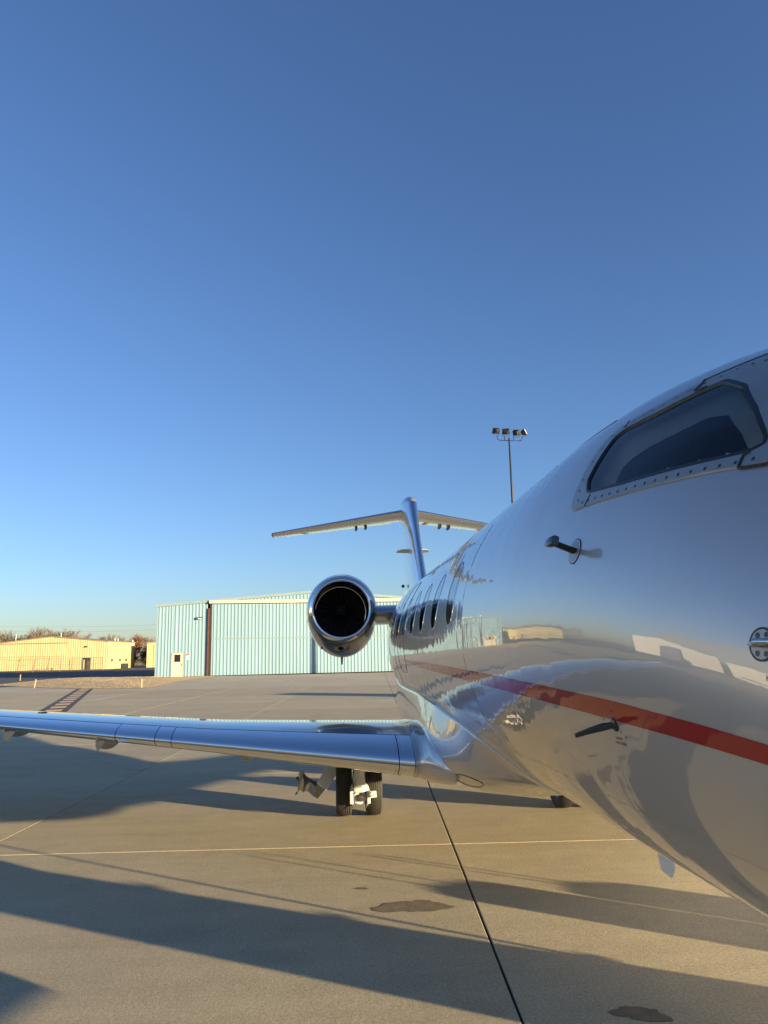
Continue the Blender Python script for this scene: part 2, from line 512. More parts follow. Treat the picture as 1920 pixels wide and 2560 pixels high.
def herm(xs,ys):
    n=len(xs); d=[(ys[i+1]-ys[i])/(xs[i+1]-xs[i]) for i in range(n-1)]
    m=[d[0]]+[0 if d[i-1]*d[i]<=0 else 2*d[i-1]*d[i]/(d[i-1]+d[i]) for i in range(1,n-1)]+[d[-1]]
    def f(x):
        if x<=xs[0]: return ys[0]
        if x>=xs[-1]: return ys[-1]
        i=max(k for k in range(n-1) if xs[k]<=x); h=xs[i+1]-xs[i]; t=(x-xs[i])/h
        return (2*t**3-3*t*t+1)*ys[i]+(t**3-2*t*t+t)*h*m[i]+(-2*t**3+3*t*t)*ys[i+1]+(t**3-t*t)*h*m[i+1]
    return f
hull_top=herm([-1.1,-1.0,-.7,-.2,.3,.7,1.1,1.6,2.1,2.6,3.1,3.6,10,14,16,18,19.8],[1.635,1.78,1.95,2.12,2.24,2.36,2.58,2.88,3.09,3.21,3.27,3.285,3.285,3.27,3.2,3.1,2.95])
hull_bot=herm([-1.1,-1.0,-.7,-.2,.5,1.2,2.0,2.8,9.5,10.5,12,13.5,15,17,19,19.8],[1.605,1.47,1.34,1.21,1.12,1.075,1.05,1.04,1.04,1.06,1.19,1.45,1.78,2.25,2.65,2.85])
hull_w=herm([-1.1,-1.0,-.7,-.2,.4,1,1.6,2.2,2.9,3.6,10,11,12,13,15,17,19,19.8],[.02,.17,.37,.58,.77,.9,1.0,1.075,1.12,1.135,1.135,1.115,1.05,.94,.72,.48,.26,.06])
def hull_zc(Y):
    a=hull_bot(Y);b=hull_top(Y)
    # widest line: follows mid height, a little low at the nose
    return a+(b-a)*(.5 if Y>2.6 else .5-.04*min(1,(2.6-Y)/2.5))
def side_x(Y,z,sgn=-1,off=0.):
    zc=hull_zc(Y);h=(hull_top(Y)-zc) if z>zc else (zc-hull_bot(Y))
    q=1-((z-zc)/h)**2
    if q<=0: return XC
    return XC+sgn*((hull_w(Y))*math.sqrt(q)+off)
def hull_pt(Y,a,off=0.):
    # a angle: 0 = +X side, 90 = top
    zc=hull_zc(Y);c=math.cos(a);s=math.sin(a);h=(hull_top(Y)-zc) if s>0 else (zc-hull_bot(Y));w=hull_w(Y)
    n=np.array([c/w,0,s/h]);n/=np.linalg.norm(n)
    return (XC+w*c+n[0]*off,Y,zc+h*s+n[2]*off)
def wing_le(s):   # s = distance outboard from centreline
    y=WY0+WSW*s; z=WZ0+WDI*(s-1.2); return y,z
WY0,WSW,WZ0,WDI=6.28,.557,1.057,.046
def wing_te(s):
    return 10.74+.36*(s-3.3) if s>3.3 else 10.74
def wing_tc(s): return .134-.035*min(1,s/6)
def foil(c):
    yt=5*(.2969*math.sqrt(c)-.126*c-.3516*c*c+.2843*c**3-.1036*c**4)
    return yt
def wing_pt(s,c,up,sgn=-1):
    y0,z0=wing_le(s);ch=wing_te(s)-y0;t=wing_tc(s)
    z=z0+ch*((.012*math.sin(math.pi*c))+(1 if up else -1)*t*foil(c)*(1 if up else .95))
    z-=ch*c*.0135
    return (XC+sgn*s,y0+ch*c,z)


PI = math.pi
def smoothstep(a, b, x):
    t = max(0., min(1., (x - a) / (b - a))); return t * t * (3 - 2 * t)

def in_poly(pt, poly):
    x, y = pt; c = False; n = len(poly)
    for i in range(n):
        x1, y1 = poly[i]; x2, y2 = poly[(i + 1) % n]
        if (y1 > y) != (y2 > y) and x < (x2 - x1) * (y - y1) / (y2 - y1) + x1: c = not c
    return c

# outlines on the starboard nose given as (station Y, height Z)
GLASS = [(2.647, 2.646), (2.681, 2.683), (2.694, 2.768), (2.703, 2.86), (2.67, 2.884), (2.62, 2.886), (2.461, 2.886), (2.263, 2.907), (2.193, 2.909), (2.12, 2.875), (2.024, 2.826), (1.879, 2.705), (1.79, 2.617), (1.752, 2.575), (1.75, 2.556), (1.779, 2.548), (1.815, 2.548), (2.055, 2.568), (2.352, 2.590), (2.582, 2.613), (2.625, 2.625)]
LINER = [(2.616, 2.678), (2.627, 2.724), (2.64, 2.765), (2.62, 2.80), (2.537, 2.825), (2.387, 2.843), (2.309, 2.855), (2.268, 2.860), (2.158, 2.833), (2.006, 2.719), (1.914, 2.632), (1.897, 2.590), (1.946, 2.595), (2.215, 2.618), (2.463, 2.653)]
FRAME = [(2.70, 2.567), (2.735, 2.60), (2.765, 2.70), (2.785, 2.80), (2.785, 2.875), (2.74, 2.918), (2.65, 2.932), (2.51, 2.940), (2.348, 2.968), (2.263, 2.974), (2.156, 2.985), (2.0, 2.975), (1.85, 2.905), (1.72, 2.79), (1.64, 2.67), (1.60, 2.56), (1.62, 2.50), (1.715, 2.498), (1.80, 2.508), (1.922, 2.522), (2.165, 2.541), (2.494, 2.561), (2.60, 2.565)]

def sample_closed(poly, n, cen):
    """resample a closed outline by direction from cen, so two outlines pair up"""
    out = []
    m = len(poly)
    for k in range(n):
        a = 2 * PI * k / n; dx, dy = math.cos(a) * 1.0, math.sin(a) * .42
        best = None
        for i in range(m):
            x1, y1 = poly[i][0] - cen[0], poly[i][1] - cen[1]; x2, y2 = poly[(i + 1) % m][0] - cen[0], poly[(i + 1) % m][1] - cen[1]
            ex, ey = x2 - x1, y2 - y1; den = dx * ey - dy * ex
            if abs(den) < 1e-12: continue
            t = (x1 * ey - y1 * ex) / den; u = (x1 * dy - y1 * dx) / den
            if t > 0 and -1e-9 <= u <= 1 + 1e-9 and (best is None or t > best): best = t
        out.append((cen[0] + dx * best, cen[1] + dy * best))
    return out

def surf(Y, z, off, sgn=-1):
    """point on the skin moved out by off along the section normal"""
    zc = hull_zc(Y); up = z > zc; h = (hull_top(Y) - zc) if up else (zc - hull_bot(Y)); w = hull_w(Y)
    s = max(-.9999, min(.9999, (z - zc) / h)); c = math.sqrt(1 - s * s)
    nx, nz = c / w, s / h; l = math.hypot(nx, nz)
    return (XC + sgn * (w * c + nx / l * off), Y, z + nz / l * off)

WC = (2.22, 2.72)
NB = 120
gl_o = sample_closed(GLASS, NB, WC)
def inset(poly, d):
    """move an outline towards the pane centre so that it keeps about d from the old one"""
    out = []
    for k in range(len(poly)):
        a, b = poly[k - 1], poly[(k + 1) % len(poly)]
        tx, ty = b[0] - a[0], b[1] - a[1]; l = math.hypot(tx, ty) or 1
        rx, ry = WC[0] - poly[k][0], WC[1] - poly[k][1]; rl = math.hypot(rx, ry)
        c = abs(rx * ty - ry * tx) / (l * rl)
        m = d / max(.4, c)
        out.append((poly[k][0] + rx / rl * m, poly[k][1] + ry / rl * m))
    return out
gl_i = inset(gl_o, .0145)
fr_o = sample_closed(FRAME, NB, WC)
ln_o = sample_closed(LINER, NB, WC)
gl_big = inset(gl_o, -.03)

# fuselage skin, its side glass cut out
ys = list(np.arange(-1.1, -1.0, .02)) + list(np.arange(-1.0, 1.5, .05)) + list(np.arange(1.5, 2.95, .02)) + list(np.arange(2.95, 19.8, .06)) + [19.8]
NA = 220
v = []; f = []
for Y in ys:
    for k in range(NA):
        v.append(hull_pt(float(Y), 2 * PI * k / NA))
gl_bound = inset(gl_o, .004)
for a in range(len(ys) - 1):
    ym = (ys[a] + ys[a + 1]) / 2
    for k in range(NA):
        j = (k + 1) % NA
        if 1.7 < ym < 2.75 and NA * .25 < k < NA * .5:
            zm = (v[a * NA + k][2] + v[a * NA + j][2]) / 2
            if in_poly((ym, zm), gl_bound): continue
        f.append((a * NA + k, a * NA + j, (a + 1) * NA + j, (a + 1) * NA + k))
f.append(tuple(range(NA - 1, -1, -1))); f.append(tuple((len(ys) - 1) * NA + k for k in range(NA)))
g = G(); g.add(v, f)
fus = g.build("fuselage", M['silver'], jet, smooth=True, label="mirror-like silver fuselage with rounded nose")

def ringstrip(A, B, oa, ob, steps=3):
    """strip on the skin between outlines A and B (same length), offsets oa -> ob"""
    gg = G(); n = len(A); vv = []; ff = []
    for s in range(steps + 1):
        t = s / steps
        for k in range(n):
            vv.append(surf(A[k][0] * (1 - t) + B[k][0] * t, A[k][1] * (1 - t) + B[k][1] * t, oa * (1 - t) + ob * t))
    for s in range(steps):
        for k in range(n):
            j = (k + 1) % n
            ff.append((s * n + k, s * n + j, (s + 1) * n + j, (s + 1) * n + k))
    gg.add(vv, ff); return gg

wf = ringstrip(fr_o, inset(fr_o, .004), .001, .006, 1)
wf.add(ringstrip(inset(fr_o, .004), gl_o, .006, .006, 5).v, ringstrip(inset(fr_o, .004), gl_o, .006, .006, 5).f)
wfo = wf.build("cockpit_window", M['frame_grey'], jet, smooth=40, label="riveted grey panel round the cockpit side window")
sl = ringstrip(gl_o, inset(gl_o, .010), .0065, .008, 2)
q = ringstrip(inset(gl_o, .010), gl_i, .008, -.004, 1); sl.add(q.v, q.f)
sl.build("window_seal", M['black_seal'], wfo, smooth=True)
def disc_on_skin(P, off, cen, steps=6):
    gg = G(); n = len(P); vv = []; ff = []
    for s in range(steps):
        t = 1 - s / steps
        for k in range(n): vv.append(surf(cen[0] + (P[k][0] - cen[0]) * t, cen[1] + (P[k][1] - cen[1]) * t, off))
    vv.append(surf(cen[0], cen[1], off))
    for s in range(steps - 1):
        for k in range(n):
            j = (k + 1) % n; ff.append((s * n + k, s * n + j, (s + 1) * n + j, (s + 1) * n + k))
    for k in range(n): ff.append(((steps - 1) * n + k, (steps - 1) * n + (k + 1) % n, len(vv) - 1))
    gg.add(vv, ff); return gg
pane = disc_on_skin(gl_i, .0, WC).build("window_pane", M['glass'], wfo, smooth=True)
if sum(pl.normal.x for pl in pane.data.polygons) > 0: pane.data.flip_normals()
ringstrip(gl_big, ln_o, -.035, -.075, 3).build("window_liner", M['liner'], wfo, smooth=True)
ringstrip(ln_o, inset(ln_o, .006), -.075, -.12, 1).build("liner_edge", M['interior'], wfo, smooth=True)
ck = G(); ck.loft([[(x, Y, z) for x, z in ((1.42, 2.2), (1.42, 2.62), (1.55, zt_), (2.3, zt_), (2.3, 2.2))] for Y, zt_ in ((1.45, 2.62), (1.75, 2.80), (2.3, 2.98), (3.0, 3.0))])
ck.build("cockpit_interior", M['interior'], wfo)
# dark windshield further forward
WS = [(2.03, 2.90), (2.02, 2.86), (1.93, 2.79), (1.80, 2.67), (1.70, 2.56), (1.52, 2.45), (1.3, 2.42), (1.25, 2.47), (1.45, 2.66), (1.62, 2.80), (1.80, 2.90), (1.95, 2.935)]
WS = [(1.965, 2.865), (1.94, 2.835), (1.82, 2.71), (1.66, 2.60), (1.42, 2.49), (1.22, 2.44), (1.15, 2.47), (1.3, 2.60), (1.5, 2.72), (1.7, 2.83), (1.85, 2.885), (1.93, 2.89)]
wc = (1.62, 2.70)
for sg in (-1, 1):
    P = sample_closed(WS, 60, wc)
    gg = G(); vv = []; ff = []
    q = disc_on_skin(P, .007, wc)
    vv = [(XC + (p[0] - XC) * (1 if sg < 0 else -1), p[1], p[2]) for p in q.v]
    gg.add(vv, q.f); gg.build("windshield", M['glass_dark'], jet, smooth=True)
# panel joints and screws of the frame
def skin_line(pts, rad, mt, name, par, off=.0, sgn=-1, sub=6, **kw):
    P = []
    for i in range(len(pts) - 1):
        for s in range(sub):
            t = s / sub; P.append(surf(pts[i][0] * (1 - t) + pts[i + 1][0] * t, pts[i][1] * (1 - t) + pts[i + 1][1] * t, off, sgn))
    P.append(surf(pts[-1][0], pts[-1][1], off, sgn))
    gg = G(); gg.tube(P, rad, 5); return gg.build(name, mt, par, smooth=True, **kw)
skin_line([(2.355, 2.967), (2.33, 2.94), (2.325, 2.915), (2.30, 2.905), (2.265, 2.908)], .005, M['black_seal'], "panel_joint", wfo, .006)
skin_line([(2.37, 2.970), (2.263, 2.977), (2.156, 2.988), (2.0, 2.978)], .004, M['black_seal'], "panel_joint", wfo, .004)
skin_line([(1.795, 2.506), (1.80, 2.54), (1.785, 2.548)], .005, M['black_seal'], "panel_joint", wfo, .006)
skin_line([(1.795, 2.506), (1.715, 2.496), (1.62, 2.498)], .004, M['black_seal'], "panel_joint", wfo, .005)
skin_line([(2.70, 2.930), (2.665, 2.892)], .0025, M['black_seal'], "panel_joint", wfo, .006)
skin_line([(2.585, 2.566), (2.575, 2.608)], .0025, M['black_seal'], "panel_joint", wfo, .006)
g = G()
def screw(gg, Y, z, r=.0062, off=.0065):
    c = Vector(surf(Y, z, off)); n = (Vector(surf(Y, z, off + .1)) - c).normalized()
    a = n.cross(Vector((0, 0, 1))).normalized(); b = n.cross(a)
    k = 8
    vv = [tuple(c + (a * math.cos(2 * PI * i / k) + b * math.sin(2 * PI * i / k)) * r) for i in range(k)] + [tuple(c + n * .0018)]
    gg.add(vv, [(i, (i + 1) % k, k) for i in range(k)])
mid = [((fr_o[k][0] * .55 + gl_o[k][0] * .45), (fr_o[k][1] * .55 + gl_o[k][1] * .45)) for k in range(NB)]
acc = 0; last = mid[0]; placed = []
for k in range(1, NB + 1):
    p = mid[k % NB]; seg = math.dist(last, p)
    steps = max(1, int(seg / .004))
    for s in range(steps):
        t = (s + 1) / steps; q = (last[0] + (p[0] - last[0]) * t, last[1] + (p[1] - last[1]) * t)
        acc += seg / steps
        if acc > .052:
            acc = 0
            if q[0] > 1.62: screw(g, *q); placed.append(q)
    last = p
for q in [(1.95, 2.90), (2.0, 2.93), (2.06, 2.945), (1.9, 2.86), (1.87, 2.81), (1.83, 2.76), (1.79, 2.71), (2.12, 2.96), (1.70, 2.53), (1.66, 2.62), (1.72, 2.66)]:
    screw(g, *q)
g.build("screw", M['screw'], wfo, kind='stuff')
# a second flight-deck line on the crown far back
skin_line([(3.05, 3.05), (3.4, 3.08), (3.8, 3.085)], .0025, M['seam'], "panel_seam", jet, .0)

# red stripe: a painted band along the flank
st_t = herm([1.0, 1.613, 1.853, 2.231, 2.358, 3.194, 4.508, 7.196, 9.5], [1.78, 1.835, 1.857, 1.882, 1.889, 1.914, 1.938, 1.966, 1.975])
st_b = herm([1.0, 1.632, 2.084, 3.072, 4.612, 5.815, 7.978, 9.5], [1.735, 1.790, 1.816, 1.845, 1.870, 1.890, 1.915, 1.93])
for sg in (-1, 1):
    g = G(); rows = []
    Ys = np.arange(.6, 9.4, .05)
    for Y in Ys:
        a, b = st_t(float(Y)), st_b(float(Y))
        if Y > 6.5: b = b + (a - b) * smoothstep(6.5, 9.4, Y)
        rows.append([surf(float(Y), b + (a - b) * t, .0012, sg) for t in (0, .25, .5, .75, 1)])
    g.loft(rows, False, False, False)
    g.build("stripe", M['red'], jet, smooth=True, label="thin red stripe along the fuselage side")

# cabin windows
for sg in (-1, 1):
    for i in range(7):
        Yc = 5.11 + i * .812; zc_ = 2.455; hw, hh = .155, .212
        n = 40
        P = [(Yc + hw * math.copysign(abs(math.cos(t)) ** .8, math.cos(t)), zc_ + hh * math.copysign(abs(math.sin(t)) ** .8, math.sin(t))) for t in [2 * PI * k / n for k in range(n)]]
        q = disc_on_skin(P, .0012, (Yc, zc_), 5)
        gg = G(); gg.add([(XC + (p[0] - XC) * (-sg), p[1], p[2]) for p in q.v], q.f)
        wo_ = gg.build("cabin_window", M['glass_dark'], jet, smooth=True)
        for (mm, o1, o2, hh_, nm) in ((M['black_seal'], .0, .008, .0035, "window_seal"), (M['polished'], .008, .013, .003, "window_rim")):
            Pa = [(Yc + (y - Yc) * (1 + o1 / hw), zc_ + (z - zc_) * (1 + o1 / hh)) for y, z in P]
            Pb = [(Yc + (y - Yc) * (1 + o2 / hw), zc_ + (z - zc_) * (1 + o2 / hh)) for y, z in P]
            q = ringstrip(Pa, Pb, hh_, .0008, 1)
            gg = G(); gg.add([(XC + (p[0] - XC) * (-sg), p[1], p[2]) for p in q.v], q.f)
            gg.build(nm, mm, wo_, smooth=True)

# overwing exit outline and frame seams
def outline_skin(cy, cz, hw, hh, rad, name, r=.16, sgn=-1):
    P = []
    for k in range(49):
        t = 2 * PI * k / 48
        P.append((cy + hw * math.copysign(abs(math.cos(t)) ** .35, math.cos(t)), cz + hh * math.copysign(abs(math.sin(t)) ** .35, math.sin(t))))
    skin_line(P, rad, M['seam'], name, jet, .0, sgn, 2)
outline_skin(8.75, 2.35, .38, .52, .003, "exit_hatch_seam")
skin_line([(4.60, 1.5), (4.60, 2.0), (4.6, 2.6), (4.6, 2.85)], .0016, M['seam'], "panel_seam", jet)
skin_line([(9.6, 1.65), (9.6, 2.1), (9.6, 2.6), (9.6, 2.95)], .0025, M['seam'], "panel_seam", jet)

def rivet_row(pts, name="skin_rivet", step=.03, r=.0017):
    gg = G()
    for (ya_, za_), (yb_, zb_) in zip(pts[:-1], pts[1:]):
        n = max(1, int(math.dist((ya_, za_), (yb_, zb_)) / step))
        for i in range(n): screw(gg, ya_ + (yb_ - ya_) * i / n, za_ + (zb_ - za_) * i / n, r, .0002)
    gg.build(name, M['seam'], jet, kind='stuff', fix=False)
rivet_row([(4.63, 1.5), (4.63, 2.2), (4.63, 2.85)], step=.04, r=.002)
# belly fairing
bf_s = herm([4.5, 4.8, 5.05, 5.36, 5.6, 6.2, 6.65, 7.08, 8.35, 10.36, 11.5, 12.4], [1.055, 1.12, 1.19, 1.305, 1.376, 1.488, 1.53, 1.583, 1.62, 1.62, 1.68, 1.75])
bf_b = herm([4.5, 5.2, 5.7, 6.1, 6.5, 7, 9.5, 10.3, 11.3, 12.4], [1.045, 1.035, .98, .90, .83, .795, .78, .80, .90, 1.22])
bf_w = herm([4.5, 5.05, 5.36, 5.6, 6.0, 6.4, 6.8, 7.1, 7.5, 8.3, 10.36, 11.5, 12.4], [.20, .47, .66, .77, .89, .975, 1.035, 1.06, 1.065, 1.04, .99, .80, .30])
def fairing_pt(Y, t):
    """t 0 at the seam on the skin .. 1 at the keel, -1 inside the fuselage"""
    zs = max(bf_s(Y), hull_bot(Y) + .012); b = min(bf_b(Y), hull_bot(Y) - .004)
    ws = abs(side_x(Y, zs) - XC) + .003
    if t < 0: return (XC - ws * (1 + t), Y, zs + .05 * (-t))
    wb = max(bf_w(Y), ws); zm = b + (zs - b) * .52
    if t < .4:
        u = t / .4; q = u * u * (3 - 2 * u) * .35 + u * (2 - u) * .65
        p = (XC - (ws + (wb - ws) * q), Y, zs + (zm - zs) * u)
    else:
        a = (t - .4) / .6 * PI / 2
        p = (XC - wb * abs(math.cos(a)) ** .66, Y, zm - (zm - b) * abs(math.sin(a)) ** .9)
    k = smoothstep(4.7, 6.1, Y)
    if k < 1:                                   # the nose of the fairing grows out of the belly
        hz = hull_zc(Y); a0 = math.asin(max(-1, min(1, (zs - hz) / (hz - hull_bot(Y)))))
        hp = hull_pt(Y, PI - (a0 + (-PI / 2 - a0) * t), .002)
        p = tuple(h_ * (1 - k) + q_ * k for h_, q_ in zip(hp, p))
    return p
g = G(); rings = []
for Y in np.concatenate([np.arange(4.5, 5.6, .03), np.arange(5.6, 12.4, .08), [12.4]]):
    half = [fairing_pt(float(Y), t) for t in [-.9] + [i / 28 for i in range(29)]]
    rings.append(half + [(2 * XC - p[0], p[1], p[2]) for p in reversed(half[:-1])])
g.loft(rings)
bfo = g.build("belly_fairing", M['silver'], jet, smooth=True)
# bead of sealant where the fairing meets the skin
for sg in (-1, 1):
    for dz, rr_ in ((0., .007), (.03, .004)):
        pts = [(10.9, 1.60 + dz), (10.36, 1.625 + dz), (8.35, 1.621 + dz), (7.08, 1.585 + dz), (6.65, 1.53 + dz), (6.21, 1.488 + dz), (5.6, 1.38 + dz), (5.36, 1.31 + dz), (5.05, 1.195 + dz), (4.8, 1.125 + dz)]
        skin_line(pts, rr_, M['bead'], "sealant_bead", bfo, .002, sg)
# round scuffed access panel ring under the fairing
g = G()
ringpts = [fairing_pt(6.25 + .26 * math.cos(t), .62 + .075 * math.sin(t)) for t in [2 * PI * k / 40 for k in range(41)]]
g.tube(ringpts, .004, 4); g.build("access_panel_ring", M['seam'], bfo)

# wings
SC_CH = .113
CH_A = [0, .0015, .006, .014, .026, .042, .062, .087, SC_CH]
CH_B = [SC_CH + .0012, .15, .2, .27, .35, .45, .55, .65, .75, .85, .93, 1.0]
SPAN = 10.3
def wpt(s, c, up, sg):
    p = list(wing_pt(s, c, up, sg))
    if s > 9.6:                        # swept up winglet
        u = (s - 9.6)
        p[2] += 1.6 * u * u * 1.3
    return tuple(p)
for sg in (-1, 1):
    wing = None
    S = list(np.arange(1.19, SPAN + .001, .1))
    rings = []
    for s in S:
        up = [wpt(s, c, True, sg) for c in reversed(CH_B)]
        lo = [wpt(s, c, False, sg) for c in CH_B]
        nose = [wpt(s, SC_CH + .0012, True, sg), wpt(s, SC_CH + .0012, False, sg)]
        rings.append(up + lo)
    g = G(); g.loft(rings)
    wing = g.build("wing", M['silver_wing'], jet, smooth=35, label=("starboard" if sg < 0 else "port") + " wing")
    cuts = [1.19, 1.33, 3.67, 3.87, 4.37, 6.8, 9.3, SPAN]
    for a, b in zip(cuts[:-1], cuts[1:]):
        ss = [a + .004] + [x for x in np.arange(a + .05, b - .03, .1)] + [b - .004]
        rings = []
        proud = .004 if a >= 4.3 else 0.
        for s in ss:
            up = [wpt(s, c, True, sg) for c in reversed(CH_A)]
            lo = [wpt(s, c, False, sg) for c in CH_A[1:]]
            rings.append([(p[0], p[1] - proud, p[2] - proud * .3) for p in up + lo])
        g = G(); g.loft(rings)
        g.build("leading_edge", M['polished'], wing, smooth=35)
    # rows of fasteners along the spar seam and the root plate
    g = G()
    def dot(gg, p, r=.004):
        k = 6; gg.add([(p[0] + r * math.cos(2 * PI * i / k), p[1] + r * math.sin(2 * PI * i / k), p[2] + .0008) for i in range(k)] + [(p[0], p[1], p[2] + .002)], [(i, (i + 1) % k, k) for i in range(k)])
    for s in np.arange(1.4, 8.5, .055): dot(g, wpt(s, SC_CH + .010, True, sg), .0045)
    g.build("rivet", M['screw'], wing, kind='stuff')
    g = G(); g.tube([tuple(Vector(wpt(s, SC_CH + .0006, True, sg)) + Vector((0, 0, .0005))) for s in np.arange(1.19, 9.5, .15)], .0022, 4); g.build("spar_seam", M['seam'], wing)
    g = G()
    for s0 in (1.16, 1.36, 1.31):
        for c in (.004, .012, .022, .035, .05, .067, .086, .105):
            for upf in (True, False):
                p = wpt(s0, c, upf, sg); k = 6
                g.add([(p[0] + .003 * math.cos(2 * PI * i / k), p[1] - .003, p[2] + .003 * math.sin(2 * PI * i / k)) for i in range(k)], [tuple(range(k))])
    g.build("root_fastener", M['screw'], wing, kind='stuff')
    # root fillet: wing root flows into the fairing
    g = G(); rings = []
    for s, dy, tk in ((1.187, 0, 1.0), (1.165, -.006, 1.008), (1.14, -.028, 1.015), (1.115, -.07, 1.03), (1.09, -.14, 1.04), (1.06, -.25, 1.04), (1.0, -.42, 1.02), (.9, -.62, .95)):
        y0, z0 = wing_le(1.19); ch0 = wing_te(1.19) - y0; ch = ch0 - dy; ring = []
        CC = CH_A + CH_B[1:]
        for up, L_c in ((True, list(reversed(CC))), (False, CC[1:])):
            for c in L_c:
                base = foil(c) * wing_tc(1.19) * ch0 * tk
                z = z0 + ch0 * .012 * math.sin(PI * c) - ch0 * c * .0135 + (base if up else -base * .95) + (.03 * (tk - 1) / .3 if up else .0)
                ring.append((XC + sg * s, y0 + dy + ch * c, z))
        rings.append(ring)
    # densify with linear sub-steps
    dense = []
    for i in range(len(rings) - 1):
        for u in (0, .25, .5, .75):
            dense.append([tuple(a * (1 - u) + b * u for a, b in zip(p, q)) for p, q in zip(rings[i], rings[i + 1])])
    dense.append(rings[-1])
    g.loft(dense)
    g.build("wing_root_fairing", M['silver'], jet, smooth=True)
    # flap track fairings: canoe pods at the trailing edge
    for s, Yc, zc_, ln in ((3.05, 10.25, .815, .5), (4.9, 10.4, 1.0, .5), (6.2, 10.75, 1.16, .5), (7.9, 11.6, 1.26, .5)):
        g = G(); rings = []
        for t in [i / 16 for i in range(17)]:
            rr_ = math.sin(PI * (t * .94 + .03)) ** .6
            rings.append([(XC + sg * s + .10 * rr_ * math.cos(a), Yc - ln + 2 * ln * t, zc_ + .02 + .135 * rr_ * math.sin(a)) for a in [2 * PI * k / 20 for k in range(20)]])
        g.loft(rings); g.build("flap_track_fairing", M['frame_grey'], wing, smooth=True)
    # vortilons under the leading edge
    for s in (4.62, 5.95, 7.2):
        y0, z0 = wing_le(s); x = XC + sg * s
        g = G(); g.prism([(x - .006, y0 + .02, z0 - .012), (x - .006, y0 + .34, z0 - .10), (x - .006, y0 + .22, z0 - .16), (x - .006, y0 + .10, z0 - .19), (x - .006, y0 + .02, z0 - .12)], (.012, 0, 0))
        g.build("vortilon", M['probe_metal'], wing)
    # fuel cap and drain marks on the upper skin
    for s, c, rr_ in ((5.72, .34, .055),):
        p = Vector(wpt(s, c, True, sg)); g = G()
        ring = [(p.x + rr_ * math.cos(t), p.y + rr_ * math.sin(t), wpt(s + sg * 0, c, True, sg)[2] + .003) for t in [2 * PI * k / 24 for k in range(25)]]
        g.tube(ring, .004, 4); g.build("fuel_cap", M['seam'], wing)
    # landing light strip under the edge
    y0, z0 = wing_le(4.22)
    g = G(); g.bbox(XC + sg * 4.22 - .10, XC + sg * 4.22 + .10, y0 + .02, y0 + .05, z0 - .045, z0 - .02, .004)
    g.build("light_lens", M['white'], wing)

